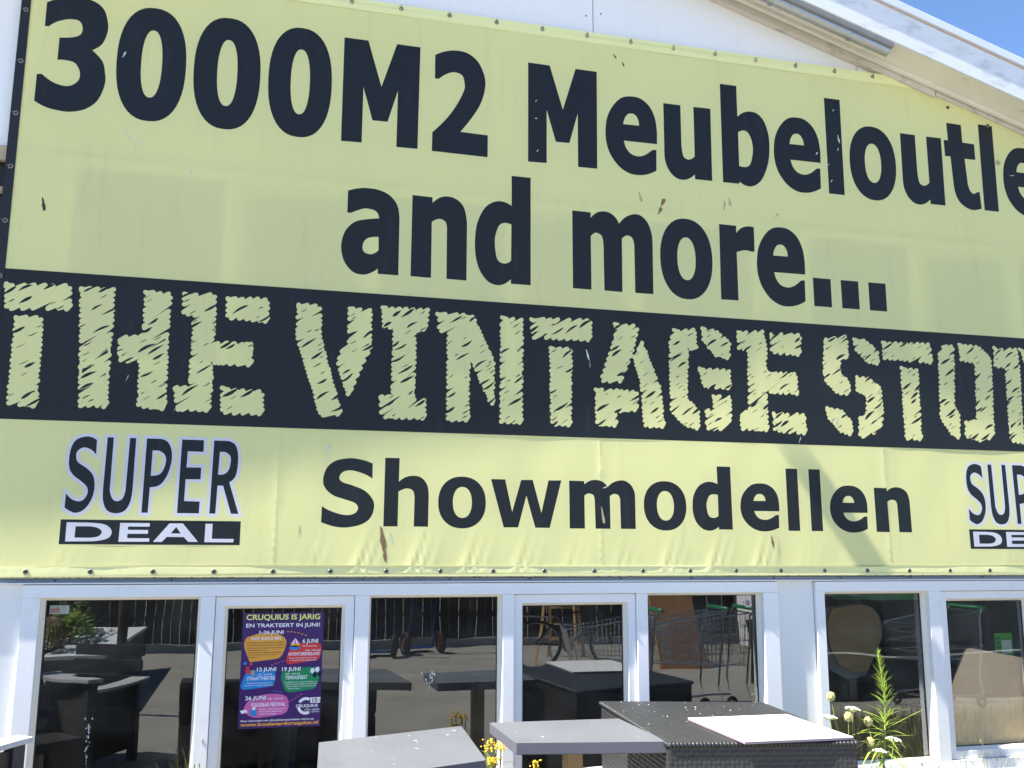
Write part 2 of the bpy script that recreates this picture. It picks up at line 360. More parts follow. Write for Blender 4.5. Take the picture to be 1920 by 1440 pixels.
# ------------------------------------------------------------------ banner
GL = {'a':[[(.079,.949,1),(.219,.981),(.393,1),(.609,.993),(.808,.943),(.951,.835),(.996,.681,1),(1,.023,1),(.64,.023,1),(.637,.081,1),(.516,.027),(.373,0),(.209,.025),(.071,.118),(.003,.241),(0,.367),(.07,.499),(.218,.597),(.43,.639),(.637,.66,1),(.611,.716),(.541,.751),(.385,.761),(.251,.73),(.146,.695,1),(.078,.696,1)],[(.637,.446,1),(.478,.43),(.393,.389),(.363,.324),(.389,.262),(.497,.239),(.583,.259),(.642,.293,1)]],
'n':[[(.002,.977,1),(.363,.972,1),(.365,.905,1),(.479,.97),(.62,1),(.793,.977),(.938,.884),(.999,.697,1),(1,0,1),(.639,.002,1),(.634,.621,1),(.598,.693),(.506,.717),(.426,.703),(.359,.672,1),(.362,0,1),(0,.003,1)]],
'd':[[(.649,1,1),(.998,1,1),(1,.02,1),(.646,.02,1),(.645,.06,1),(.52,.013),(.382,0),(.224,.031),(.084,.125),(.013,.25),(0,.389),(.036,.54),(.153,.671),(.291,.734),(.431,.756),(.552,.748),(.651,.723,1)],[(.649,.553,1),(.534,.563),(.434,.538),(.369,.455),(.353,.374),(.378,.265),(.428,.213),(.518,.196),(.598,.207),(.646,.228,1)]],
'm':[[(0,.973,1),(.227,.97,1),(.228,.904,1),(.303,.975),(.386,1),(.469,.987),(.538,.934),(.579,.86,1),(.664,.953),(.77,1),(.862,.987),(.945,.902),(.992,.764),(1,.622,1),(.997,.003,1),(.77,.002,1),(.767,.601,1),(.744,.691),(.688,.719),(.646,.704),(.612,.672,1),(.61,0,1),(.386,.002,1),(.382,.567,1),(.362,.684),(.3,.718),(.266,.708),(.227,.672,1),(.227,0,1),(.002,.001,1)]],
'r':[[(.006,.995,1),(.489,.992,1),(.488,.895,1),(.637,.969),(.831,1),(1,.996,1),(.994,.666,1),(.898,.664,1),(.708,.674),(.484,.642,1),(.487,.003,1),(0,0,1)]],
'e':[[(.995,.422,1),(.35,.419,1),(.391,.33),(.485,.26),(.625,.239),(.755,.266),(.899,.34,1),(.979,.347,1),(.972,.08,1),(.812,.026),(.639,0),(.447,.01),(.256,.081),(.1,.21),(.018,.359),(0,.527),(.046,.715),(.167,.868),(.32,.968),(.495,1),(.69,.985),(.862,.898),(.967,.748),(1,.563,1)],[(.342,.63,1),(.368,.699),(.423,.758),(.493,.778),(.575,.766),(.634,.706),(.649,.633,1)]],
'u':[[(.003,.995,1),(.362,.996,1),(.36,.451,1),(.396,.313),(.487,.276),(.569,.292),(.632,.326,1),(.637,.996,1),(1,1,1),(.987,.026,1),(.627,.025,1),(.625,.087,1),(.511,.028),(.382,0),(.233,.016),(.098,.094),(.016,.22),(0,.35,1)]],
'b':[[(.009,.999,1),(.352,1,1),(.351,.686,1),(.469,.733),(.611,.755),(.773,.742),(.908,.673),(.991,.542),(1,.385),(.951,.237),(.834,.097),(.712,.03),(.582,0),(.456,.003),(.344,.033,1),(.333,.013,1),(0,.011,1)],[(.353,.529,1),(.454,.553),(.546,.541),(.622,.475),(.649,.376),(.617,.274),(.565,.21),(.471,.186),(.347,.19,1)]],
't':[[(.116,1,1),(.559,.995,1),(.562,.785,1),(.921,.781,1),(.929,.597,1),(.598,.596,1),(.639,.294,1),(.695,.222),(.796,.192),(.89,.213),(.981,.221,1),(1,.026,1),(.755,0),(.546,.018),(.346,.078),(.24,.168),(.202,.275,1),(.169,.604,1),(.008,.6,1),(0,.79,1),(.132,.793,1)]],
'2':[[(.027,.93,1),(.192,.974),(.385,1),(.613,.99),(.81,.916),(.928,.784),(.94,.662),(.867,.517),(.724,.378),(.503,.213,1),(1,.211,1),(1,0,1),(0,.002,1),(.003,.179,1),(.245,.322),(.432,.472),(.557,.618),(.565,.689),(.521,.764),(.375,.785),(.231,.756),(.099,.7,1),(.029,.699,1)]],
'3':[[(.052,.713,1),(.111,.714,1),(.22,.762),(.398,.799),(.543,.795),(.603,.744),(.586,.68),(.473,.645),(.28,.628,1),(.278,.434,1),(.399,.439),(.532,.425),(.612,.361),(.617,.292),(.546,.241),(.433,.217),(.249,.236),(.073,.296,1),(.002,.291,1),(0,.061,1),(.18,.017),(.388,0),(.542,.002),(.745,.038),(.915,.126),(1,.272),(.985,.38),(.933,.47),(.776,.553,1),(.912,.618),(.977,.726),(.969,.82),(.896,.926),(.741,.986),(.526,1),(.318,.983),(.165,.955),(.053,.922,1)]],
'M':[[(0,.998,1),(.311,.997,1),(.499,.562,1),(.689,1,1),(1,.998,1),(.991,.004,1),(.714,.001,1),(.715,.541,1),(.591,.231,1),(.395,.229,1),(.266,.538,1),(.265,.006,1),(.002,0,1)]],
'S':[[(.954,.931,1),(.956,.709,1),(.801,.772),(.558,.822),(.388,.798),(.317,.719),(.378,.651),(.567,.607),(.811,.533),(.971,.407),(1,.278),(.93,.136),(.762,.045),(.492,0),(.255,.011),(0,.07,1),(.005,.298,1),(.177,.231),(.433,.178),(.619,.197),(.694,.275),(.63,.351),(.44,.4),(.2,.461),(.042,.574),(.012,.701),(.079,.857),(.244,.958),(.516,1),(.758,.979)]],
'h':[[(.007,.999,1),(.329,1,1),(.322,.653,1),(.47,.721),(.65,.745),(.831,.718),(.963,.61),(1,.453,1),(.993,.001,1),(.674,.002,1),(.68,.423,1),(.637,.527),(.496,.556),(.319,.51,1),(.314,.002,1),(0,0,1)]],
'w':[[(0,.996,1),(.2,.995,1),(.297,.322,1),(.426,.992,1),(.59,.997,1),(.71,.312,1),(.815,.994,1),(1,1,1),(.826,0,1),(.621,.001,1),(.499,.667,1),(.38,.004,1),(.178,.001,1)]],
'S2':[[(.954,.958,1),(.964,.764,1),(.773,.827),(.514,.855),(.303,.811),(.256,.741),(.336,.66),(.667,.582),(.908,.492),(1,.354),(.94,.192),(.719,.054),(.419,0),(.164,.028),(0,.068,1),(.002,.251,1),(.224,.177),(.48,.149),(.66,.179),(.768,.26),(.72,.34),(.517,.408),(.218,.486),(.054,.577),(.011,.715),(.071,.866),(.238,.961),(.546,1),(.769,.991)]],
'U2':[[(.019,.998,1),(.231,.998,1),(.232,.294,1),(.342,.189),(.498,.159),(.673,.191),(.762,.297,1),(.785,1,1),(.999,.998,1),(1,.323,1),(.951,.157),(.792,.039),(.498,0),(.192,.036),(.038,.152),(0,.315,1)]],
'P2':[[(.011,.999,1),(.534,1,1),(.814,.959),(.978,.844),(1,.684),(.863,.498),(.615,.374),(.25,.34,1),(.234,.001,1),(0,0,1)],[(.258,.837,1),(.495,.839,1),(.708,.792),(.789,.719),(.741,.608),(.588,.521),(.255,.493,1)]],
'E2':[[(.021,1,1),(.986,.999,1),(1,.838,1),(.302,.84,1),(.289,.62,1),(.938,.622,1),(.937,.46,1),(.282,.458,1),(.277,.164,1),(.961,.16,1),(.952,0,1),(0,.001,1)]],
'R2':[[(.025,1,1),(.518,.999,1),(.772,.946),(.883,.808),(.878,.606),(.801,.493),(.624,.429,1),(1,0,1),(.742,.001,1),(.416,.382,1),(.227,.38,1),(.206,.001,1),(0,0,1)],[(.243,.844,1),(.415,.846,1),(.607,.792),(.637,.705),(.572,.591),(.425,.539),(.224,.532,1)]],
'D3':[[(0,1,1),(.436,.992,1),(.832,.905),(1,.571),(.933,.186),(.624,.018,1),(.002,0,1)],[(.201,.794,1),(.482,.801,1),(.68,.728),(.785,.519),(.714,.278),(.501,.198,1),(.197,.203,1)]],
'E3':[[(.014,1,1),(.979,.997,1),(.98,.814,1),(.281,.804,1),(.276,.632,1),(.941,.631,1),(.938,.43,1),(.274,.422,1),(.272,.193,1),(1,.191,1),(.996,.009,1),(0,0,1)]],
'A3':[[(.339,.993,1),(.636,1,1),(1,.014,1),(.781,.011,1),(.675,.269,1),(.299,.272,1),(.196,.003,1),(0,0,1)],[(.494,.804,1),(.602,.46,1),(.381,.456,1)]],
'L3':[[(.006,.996,1),(.244,1,1),(.248,.186,1),(1,.185,1),(.988,0,1),(0,.001,1)]]}
SCRIB = [('T',[[(-1.388,3.004),(-1.064,3.023),(-1.058,2.888),(-1.38,2.866)],[(-1.325,2.83),(-1.193,2.834),(-1.184,2.345),(-1.327,2.344)]]),
('H',[[(-1.013,3.012),(-.839,3.02),(-.834,2.355),(-.973,2.354)],[(-.676,3.016),(-.539,3.016),(-.544,2.789),(-.536,2.357),(-.675,2.361),(-.679,2.61),(-.793,2.614),(-.798,2.749),(-.674,2.761)]]),
('E',[[(-.477,3.015),(-.3,3.028),(-.295,2.908),(-.299,2.748),(-.085,2.755),(-.084,2.626),(-.297,2.625),(-.294,2.493),(-.301,2.356),(-.475,2.354),(-.488,2.479),(-.413,2.487),(-.413,2.9),(-.47,2.897)],[(-.235,3.012),(-.009,3.022),(-.007,2.885),(-.234,2.892)],[(-.237,2.485),(-.013,2.48),(-.012,2.348),(-.234,2.344)]]),
('V',[[(.158,3.002),(.29,3.006),(.297,2.809),(.326,2.716),(.43,2.365),(.31,2.35),(.212,2.657),(.156,2.811)],[(.455,3.001),(.586,2.999),(.588,2.763),(.544,2.664),(.467,2.476),(.434,2.553),(.4,2.646),(.403,2.71),(.457,2.798)]]),
('I',[[(.654,3.015),(.927,3.023),(.918,2.896),(.852,2.881),(.852,2.734),(.852,2.477),(.916,2.475),(.918,2.358),(.651,2.353),(.653,2.479),(.72,2.487),(.721,2.894),(.657,2.89)]]),
('N',[[(.987,3.005),(1.201,3.008),(1.263,2.868),(1.337,2.728),(1.333,2.46),(1.311,2.476),(1.193,2.72),(1.182,2.687),(1.181,2.357),(1.052,2.353),(1.049,2.877),(.989,2.895)],[(1.379,2.997),(1.515,3.006),(1.511,2.354),(1.378,2.354)]]),
('T',[[(1.572,3.01),(1.961,3.024),(1.954,2.892),(1.572,2.886)],[(1.692,2.831),(1.831,2.834),(1.822,2.349),(1.697,2.35)]]),
('A',[[(2.122,3.006),(2.284,3.009),(2.234,2.821),(2.154,2.634),(2.018,2.635),(2.113,2.902)],[(1.988,2.59),(2.268,2.581),(2.258,2.465),(2.121,2.445),(2.12,2.359),(1.985,2.361)],[(2.297,2.898),(2.33,2.841),(2.423,2.61),(2.44,2.364),(2.309,2.359),(2.285,2.662),(2.241,2.792)]]),
('G',[[(2.526,2.986),(2.678,3.011),(2.675,2.89),(2.618,2.872),(2.601,2.56),(2.685,2.468),(2.674,2.358),(2.58,2.376),(2.489,2.467),(2.493,2.924)],[(2.727,3.014),(2.823,3.012),(2.918,2.935),(2.906,2.828),(2.809,2.838),(2.724,2.938)],[(2.694,2.749),(2.911,2.753),(2.907,2.633),(2.722,2.624)],[(2.784,2.582),(2.913,2.581),(2.907,2.432),(2.832,2.356),(2.729,2.359),(2.733,2.477),(2.781,2.494)]]),
('E',[[(2.97,3.006),(3.161,3.026),(3.18,2.904),(3.165,2.751),(3.391,2.754),(3.392,2.617),(3.167,2.615),(3.164,2.367),(2.969,2.368),(2.974,2.479),(3.031,2.489),(3.047,2.881),(2.974,2.9)],[(3.215,3.014),(3.439,3.02),(3.423,2.879),(3.209,2.883)],[(3.211,2.481),(3.444,2.483),(3.437,2.355),(3.205,2.361)]]),
('S',[[(3.626,3),(3.793,3.033),(3.784,2.891),(3.721,2.857),(3.717,2.779),(3.79,2.712),(3.777,2.634),(3.69,2.631),(3.593,2.726),(3.606,2.959)],[(3.836,3.012),(3.932,3.01),(4.025,2.936),(4.019,2.849),(3.931,2.86),(3.84,2.942)],[(3.836,2.746),(3.941,2.751),(4.025,2.685),(4.03,2.498),(4.005,2.405),(3.879,2.339),(3.837,2.353),(3.845,2.476),(3.898,2.493),(3.915,2.617),(3.839,2.66)],[(3.607,2.527),(3.71,2.524),(3.791,2.443),(3.777,2.359),(3.692,2.378),(3.612,2.467)]]),
('T',[[(4.065,3.002),(4.446,3.016),(4.444,2.88),(4.057,2.891)],[(4.195,2.827),(4.331,2.834),(4.32,2.346),(4.195,2.342)]]),
('O',[[(4.506,2.963),(4.557,3.015),(4.631,3.011),(4.603,2.584),(4.644,2.522),(4.621,2.364),(4.559,2.393),(4.486,2.5)],[(4.679,3.022),(4.838,3.023),(4.935,2.938),(4.911,2.389),(4.813,2.346),(4.677,2.373),(4.686,2.476),(4.78,2.496),(4.799,2.898),(4.679,2.916)]]),
('R',[[(4.97,3.006),(5.164,3.025),(5.169,2.885),(5.153,2.349),(5.039,2.353),(5.053,2.879),(4.958,2.882)],[(5.19,3.01),(5.33,3.01),(5.4,2.93),(5.4,2.78),(5.33,2.7),(5.2,2.7),(5.2,2.62),(5.28,2.62),(5.43,2.36),(5.3,2.35),(5.2,2.5),(5.22,2.9)]]),
('E',[[(5.491,3.006),(5.682,3.026),(5.701,2.904),(5.686,2.751),(5.912,2.754),(5.913,2.617),(5.688,2.615),(5.685,2.367),(5.49,2.368),(5.495,2.479),(5.552,2.489),(5.568,2.881),(5.495,2.9)],[(5.736,3.014),(5.96,3.02),(5.944,2.879),(5.73,2.883)],[(5.732,2.481),(5.965,2.483),(5.958,2.355),(5.726,2.361)]])]
def sell(n=2.35, k=40, x0=0., x1=1., y0=0., y1=1.):
    o = []
    for i in range(k):
        t = 2*math.pi*i/k; c, s = math.cos(t), math.sin(t)
        o.append(((x0+x1)/2+(x1-x0)/2*math.copysign(abs(c)**(2/n), c), (y0+y1)/2+(y1-y0)/2*math.copysign(abs(s)**(2/n), s)))
    return o
def spline(pts, n=5):
    out = []; k = len(pts)
    for i in range(k):
        a, b = pts[i], pts[(i+1) % k]; ca, cb = len(a) > 2, len(b) > 2
        out.append(a[:2])
        if ca and cb: continue
        p0 = pts[i-1] if not ca else None; p3 = pts[(i+2) % k] if not cb else None
        A, B = Vector(a[:2]), Vector(b[:2])
        tb = (Vector(p3[:2])-A)/2 if p3 is not None else None; ta = (B-Vector(p0[:2]))/2 if p0 is not None else None
        if ta is None: ta = (B-A)*1.5-(tb/2)
        if tb is None: tb = (B-A)*1.5-(ta/2)
        for j in range(1, n):
            t = j/n; h = 2*t**3-3*t*t+1
            q = A*h + ta*(t**3-2*t*t+t) + B*(1-h) + tb*(t**3-t*t); out.append((q.x, q.y))
    return out
def glyph(k):
    if k == '0': return [sell(2.35, 44), sell(2.3, 36, .35, .65, .205, .80)]
    if k == 'o': return [sell(2.2, 44), sell(2.2, 36, .325, .675, .235, .765)]
    if k == 'O': return [sell(2.2, 44), sell(2.2, 36, .305, .705, .2, .8)]
    if k in 'l.': return [[(0,0),(1,0),(1,1),(0,1)]]
    return [spline(c) for c in GL[k]]
def fit(k, x0, z0, x1, z1): return [[(x0+u*(x1-x0), z0+v*(z1-z0)) for u, v in c] for c in glyph(k)]
def area(p): return sum(p[i-1][0]*p[i][1]-p[i][0]*p[i-1][1] for i in range(len(p)))/2
def ccw(p): return p if area(p) > 0 else p[::-1]
def offset(p, d):
    p = ccw(p); n = len(p); o = []
    for i in range(n):
        a, b, c = Vector(p[i-1]), Vector(p[i]), Vector(p[(i+1) % n])
        u = (b-a).normalized(); v = (c-b).normalized(); n1 = Vector((u.y,-u.x)); n2 = Vector((v.y,-v.x)); mm = n1+n2
        if mm.length < .3: mm = n1
        else: mm = mm/max(.35, mm.dot(n1)/1.0) if mm.length else n1
        if mm.length > 1.7: mm = mm.normalized()*1.7
        q = b+mm*d; o.append((q.x, q.y))
    return o
LET = []
def put(k, *bb): LET.append((k, fit(k, *bb)))
T1, B1 = 4.73, 4.032
put('3', -1.337, 4.034, -.976, 4.738)
for x0, x1 in ((-.924,-.542),(-.499,-.118),(-.072,.304)): put('0', x0, 4.028, x1, 4.738)
put('M', .37, 4.034, .843, 4.715); put('2', .928, 4.032, 1.284, 4.724); put('M', 1.547, 4.032, 2.018, 4.712)
put('e', 2.075, 4.022, 2.438, 4.568); put('u', 2.487, 4.022, 2.832, 4.553); put('b', 2.906, 4.027, 3.266, 4.746); put('e', 3.299, 4.024, 3.660, 4.570)
put('l', 3.712, 4.038, 3.836, 4.746); put('o', 3.891, 4.024, 4.264, 4.574); put('u', 4.313, 4.028, 4.659, 4.555); put('t', 4.681, 4.030, 4.961, 4.681)
put('l', 4.985, 4.038, 5.108, 4.70); put('e', 5.171, 4.025, 5.530, 4.56); put('t', 5.56, 4.03, 5.84, 4.46)
put('a', .397, 3.208, .740, 3.751); put('n', .814, 3.220, 1.158, 3.748); put('d', 1.209, 3.206, 1.566, 3.925); put('m', 1.841, 3.221, 2.388, 3.749)
put('o', 2.439, 3.205, 2.811, 3.753); put('r', 2.865, 3.222, 3.122, 3.741); put('e', 3.134, 3.208, 3.496, 3.756)
for x in (3.551,3.765,3.980): put('.', x, 3.224, x+.136, 3.422)
put('S', .337, 1.718, .632, 2.112); put('h', .688, 1.726, .948, 2.120); put('O', 1.004, 1.719, 1.289, 2.021); put('w', 1.320, 1.727, 1.758, 2.012)
put('m', 1.807, 1.725, 2.232, 2.020); put('O', 2.288, 1.718, 2.571, 2.022); put('d', 2.613, 1.720, 2.883, 2.123); put('e', 2.943, 1.719, 3.217, 2.022)
put('l', 3.275, 1.724, 3.359, 2.122); put('l', 3.441, 1.724, 3.524, 2.122); put('e', 3.584, 1.717, 3.862, 2.021); put('n', 3.919, 1.722, 4.187, 2.018)
NBIG = len(LET)
SUP = []; DEA = []; BOX = []
for dx in (0, 5.647):
    for k, x0, x1 in (('S2',-1.002,-.862),('U2',-.819,-.67),('P2',-.617,-.481),('E2',-.435,-.316),('R2',-.267,-.113)):
        SUP.append(fit(k, x0+dx, 1.786 if k not in ('S2','U2') else 1.781, x1+dx, 2.19))
    for k, x0, x1 in (('D3',-.985,-.76),('E3',-.722,-.567),('A3',-.548,-.317),('L3',-.284,-.131)):
        DEA.append(fit(k, x0+dx, 1.631, x1+dx, 1.731))
    BOX.append([(-1.015+dx,1.616),(-.098+dx,1.616),(-.098+dx,1.746),(-1.015+dx,1.746)])

rs = random.Random(3)
def inside(p, poly):
    c = False
    for i in range(len(poly)):
        a, b = poly[i-1], poly[i]
        if (a[1] > p[1]) != (b[1] > p[1]) and p[0] < (b[0]-a[0])*(p[1]-a[1])/(b[1]-a[1])+a[0]: c = not c
    return c
def scribble(poly):
    """to-and-fro marker strokes filling an outline; each stroke is a round-ended capsule"""
    th = R(rs.uniform(31,38)); d = Vector((math.cos(th), math.sin(th))); n_ = Vector((-d.y, d.x)); P = [Vector(p) for p in poly]
    def cuts(s):
        xs = []
        for i in range(len(P)):
            a, b = P[i-1], P[i]; sa, sb = a.dot(n_)-s, b.dot(n_)-s
            if (sa > 0) != (sb > 0): q = a+(b-a)*(sa/(sa-sb)); xs.append(q.dot(d))
        xs.sort(); return [(xs[i], xs[i+1]) for i in range(0, len(xs)-1, 2)]
    def cap(p0, p1, tw, bow=0.):
        e = p1-p0; L = e.length; e = e/L if L > 1e-6 else d; f = Vector((-e.y, e.x)); c = []
        for q in range(5): t = -math.pi/2+math.pi*q/4; c.append(p1+e*tw*math.cos(t)+f*tw*math.sin(t))
        c.append((p0+p1)/2+f*(tw*.93+bow*L))
        for q in range(5): t = math.pi/2+math.pi*q/4; c.append(p0+e*tw*math.cos(t)+f*tw*math.sin(t))
        c.append((p0+p1)/2-f*(tw*.93-bow*L)); caps.append([(q.x, q.y) for q in c])
    lo = min(p.dot(n_) for p in P); hi = max(p.dot(n_) for p in P); s = lo+.009; caps = []; k = 0; prev = []; pst = 0
    while s < hi-.007:
        st = .024 if rs.random() < .07 else rs.uniform(.010,.0140); A, B = cuts(s), cuts(min(hi-.002, s+st)); tw = rs.uniform(.0125,.0145); cur = []
        for j, (a0, a1) in enumerate(A):
            if a1-a0 < .004: a0 -= .004; a1 += .004
            j0, j1 = .008+rs.uniform(-.005,.005), -.008+rs.uniform(-.005,.005)
            if a1-a0 < .024: j0 = j1 = 0.
            if len(A) == len(B):
                b0, b1 = B[j]
                p0, p1 = (d*(a0+j0)+n_*s, d*(b1+j1)+n_*(s+st)) if k % 2 == 0 else (d*(b0+j0)+n_*(s+st), d*(a1+j1)+n_*s)
            else: p0, p1 = d*(a0+j0)+n_*s, d*(a1+j1)+n_*s
            cap(p0, p1, tw, rs.uniform(-.03,.03)); cur.append((p0, p1))
        if pst > .018 and len(prev) == len(cur):          # round the turn so a wide gap closes into a slit
            for (p0, p1), (c0, c1) in zip(prev, cur):
                if (c0-p0).length < .07 and rs.random() < .8: cap(p0, c0, .0075)
                if (c1-p1).length < .07 and rs.random() < .8: cap(p1, c1, .0075)
        prev, pst = cur, st; s += st; k += 1
    return caps
def slits(poly):
    """bold lens-shaped gaps left between the marker strokes"""
    xs = [p[0] for p in poly]; ys = [p[1] for p in poly]; o = []; used = []
    for _ in range(max(2, int(abs(area(poly))/.0062))):
        for _t in range(40):
            c = (rs.uniform(min(xs), max(xs)), rs.uniform(min(ys), max(ys)))
            if inside(c, poly) and all(abs((c[1]-u[1])-.7*(c[0]-u[0])) > .024 or abs(c[0]-u[0]) > .10 for u in used): break
        else: continue
        used.append(c); th = R(rs.uniform(28,40)); big = rs.random() < .5
        L = rs.uniform(.06,.115) if big else rs.uniform(.03,.06); wd = rs.uniform(.007,.0125) if big else rs.uniform(.002,.0045)
        d = Vector((math.cos(th), math.sin(th))); nn = Vector((-d.y, d.x)); a, b = [], []; sk = rs.random() < .5; bow = rs.uniform(-.08,.08)*L
        for j in range(9):
            t = j/8; hw = wd*math.sin(math.pi*t)**.75*(.5+.5*(t if sk else 1-t)); m_ = Vector(c)+d*(t-.5)*L+nn*bow*math.sin(math.pi*t); a.append(m_+nn*hw); b.append(m_-nn*hw)
        o.append([(q.x, q.y) for q in a[:-1]+b[:0:-1]])
    return o
BX0, BX1, BZ0 = -1.405, 6.35, 1.446
def btop(x): return min(4.984, zs(x)-.045)
BAND = [(BX0,2.270),(BX1,2.290),(BX1,3.103),(BX0,3.094)]
def sm(a, b, t):
    t = max(0., min(1., (t-a)/(b-a))); return t*t*(3-2*t)
def disp(x, z):
    """how far the cloth stands off the wall plane (metres, towards the camera)"""
    y = .030 + .0016*math.sin(1.3*x+.5)*math.sin(1.7*z) + .0008*math.sin(4.1*x+2*z) + .0012*math.sin(2.3*x-3.1*z+1)
    y += .0011*math.sin(8.3*x+3.7*z)*math.sin(1.1*x-2.3*z+.6) + .0007*math.sin(15*x-6*z)*math.sin(2.3*x+1.9*z)
    for sx_ in (.088, 2.007, 4.01): y += .0012*math.exp(-((x-sx_)/.010)**2)      # weld seams
    y += .022*max(0., (2.5-z)/1.05)**1.1
    lo = max(0., 1-(z-1.50)/.30); lo = lo*lo*(1 if z > 1.50 else max(0., (z-1.446)/.054))
    if lo > 0:                                        # gathers pulled up from the eyelets along the bottom hem
        u = (x-.35*(z-1.47)+1.161)/.3118
        ph = u-math.floor(u); k = math.floor(u)
        am = (.25+.75*abs(math.sin(k*2.7+1)))*(.25 if x < .3 or x > 3.2 else 1.)
        y += 1.05*lo*am*(.0042*math.exp(-((ph-.42)/.10)**2)+.003*math.exp(-((ph-.60)/.07)**2)-.002*math.exp(-((ph-.5)/.06)**2)+.0018*math.exp(-((ph-.8)/.08)**2))
    y += .0022*(1-sm(1.500,1.507,z)) + .0022*sm(4.908,4.916,z)
    hi = max(0., 1-(4.93-z)/.22)
    if hi > 0 and z < 4.96:                           # short pulls below the top eyelets
        u = (x+.25*(4.95-z)+1.138)/.309; ph = u-math.floor(u); k = math.floor(u); y += hi*hi*(.3+.7*abs(math.sin(k*1.9)))*(.002*math.exp(-((ph-.5)/.14)**2)-.0015*math.exp(-((ph-.08)/.06)**2))
    c = max(0., (x-4.3)+(z-4.55)*1.1)                 # slack corner tucked under the roof trim
    if c > 0: y += min(c,.8)*(.006*math.sin(9*(x*.75-z*.6))+.004*math.sin(17*(x*.6-z*.8)))*sm(4.3,4.8,z)
    return -y
def dnor(x, z):
    e = .002; a = (disp(x+e,z)-disp(x-e,z))/(2*e); b_ = (disp(x,z+e)-disp(x,z-e))/(2*e)
    return Vector((a, -1, b_)).normalized()
V = []; F = []; FC = []
def face(poly, cls):
    poly = ccw(poly); b0 = len(V); V.extend(Vector(p) for p in poly); F.append(list(range(b0, b0+len(poly)))); FC.append(cls)
outl = [(BX0,BZ0),(BX1,BZ0)] + [(x, btop(x)) for x in (BX1,5.6,5.0)] + [(AX+(5.846-.045-4.984)/.29, 4.984), (BX0,4.984)]
face(outl, ('sheet',))
face(BAND, ('band',))
face([(BX0,BZ0),(BX1,BZ0),(BX1,1.503),(BX0,1.503)], ('hem',)); face([(BX0,4.912),(4.56,4.912),(4.3,4.984),(BX0,4.984)], ('hem',))
for i, (k, cs) in enumerate(LET):
    face(cs[0], ('L', i))
    for h in cs[1:]: face(h, ('hole', i))
for i, cs in enumerate(SUP):
    face(offset(cs[0], .017), ('out', i))
    for h in cs[1:]: face(offset(h, -.015), ('ohole', i))
    face(cs[0], ('SL', i))
    for h in cs[1:]: face(h, ('shole', i))
for i, p in enumerate(BOX): face(p, ('box', i))
for i, cs in enumerate(DEA):
    face(cs[0], ('DL', i))
    for h in cs[1:]: face(h, ('dhole', i))
for i, (ch, ps) in enumerate(SCRIB):
    for p in ps:
        for s_ in scribble(p): face(s_, ('scr', i))
        for s_ in slits(p): face(s_, ('slit', i))
x = BX0+.03
NX = int((BX1-BX0)/.06); rg = random.Random(5)
for i in range(1, NX):
    x = BX0+(BX1-BX0)*i/NX; z = 1.80
    while z < btop(x)-.03:
        V.append(Vector((x+rg.uniform(-.006,.006), z+rg.uniform(-.006,.006)))); z += .06
NX = int((BX1-BX0)/.022)
for i in range(1, NX):
    x = BX0+(BX1-BX0)*i/NX
    for z in (1.465,1.485,1.499,1.508,1.53,1.555,1.58,1.61,1.64,1.67,1.705,1.74,1.775): V.append(Vector((x, z)))
    if i % 2: 
        for z in (4.907,4.917,4.95):
            if z < btop(x)-.01: V.append(Vector((x, z)))
    if x > 4.2:
        z = 4.3
        while z < btop(x)-.01: V.append(Vector((x, z+.003))); z += .025
for sx_ in (.088, 2.007, 4.01):
    for d_ in (-.014,-.006,0,.006,.014):
        z = 1.52
        while z < btop(sx_)-.02: V.append(Vector((sx_+d_, z))); z += .05
cv, ce, cf, ov_, oe_, of_ = delaunay_2d_cdt(V, [], F, 1, 1e-5, True)
groups = {}
for f_, ids in zip(cf, of_):
    cl = {}
    for j in ids: cl.setdefault(FC[j][0], []).append(FC[j][1:])
    if 'sheet' not in cl: continue
    key = ('yellow', 0)
    if 'L' in cl and 'hole' not in cl: key = ('L', cl['L'][0][0])
    elif 'SL' in cl and 'shole' not in cl: key = ('SL', cl['SL'][0][0])
    elif 'out' in cl and 'ohole' not in cl: key = ('out', cl['out'][0][0])
    elif 'DL' in cl and 'dhole' not in cl: key = ('DL', cl['DL'][0][0])
    elif 'box' in cl: key = ('box', cl['box'][0][0])
    elif 'scr' in cl and 'slit' not in cl: key = ('scr', cl['scr'][0][0])
    elif 'band' in cl: key = ('band', 0)
    elif 'hem' in cl: key = ('hem', 0)
    groups.setdefault(key, []).append(f_)
ban = empty('banner', (2.4,-.03,1.446))
tag(ban, 'huge yellow advertising banner with black lettering hung across the shop gable', 'banner')
NAMES = dict(yellow='cloth', L='letter', SL='letter', out='letter_outline', DL='letter', box='lettering_box', scr='scribble_letter', band='black_band', hem='hem_strip')
MT = dict(yellow=YEL, L=INK, SL=INK, out=WPR, DL=WPR, box=INK, scr=YEL, band=INK, hem=YELH)
for key, fs in groups.items():
    used = {}; vs = []; nf = []
    for f_ in fs:
        t = []
        for i in f_:
            if i not in used: used[i] = len(vs); vs.append(cv[i])
            t.append(used[i])
        nf.append(t[::1])
    me = D.meshes.new(NAMES[key[0]]); me.from_pydata([(p.x-2.4, disp(p.x,p.y)+.03, p.y-1.446) for p in vs], [], nf)
    me.materials.append(MT[key[0]]); me.polygons.foreach_set('use_smooth', [True]*len(nf)); me.update()
    if me.polygons and me.polygons[0].normal.y > 0: me.flip_normals()
    me.normals_split_custom_set_from_vertices([dnor(p.x,p.y) for p in vs])
    o = D.objects.new(NAMES[key[0]], me); COL.objects.link(o); o.parent = ban
def onb(x, z, d=.0): return (x-2.4, disp(x,z)+.03-d, z-1.446)
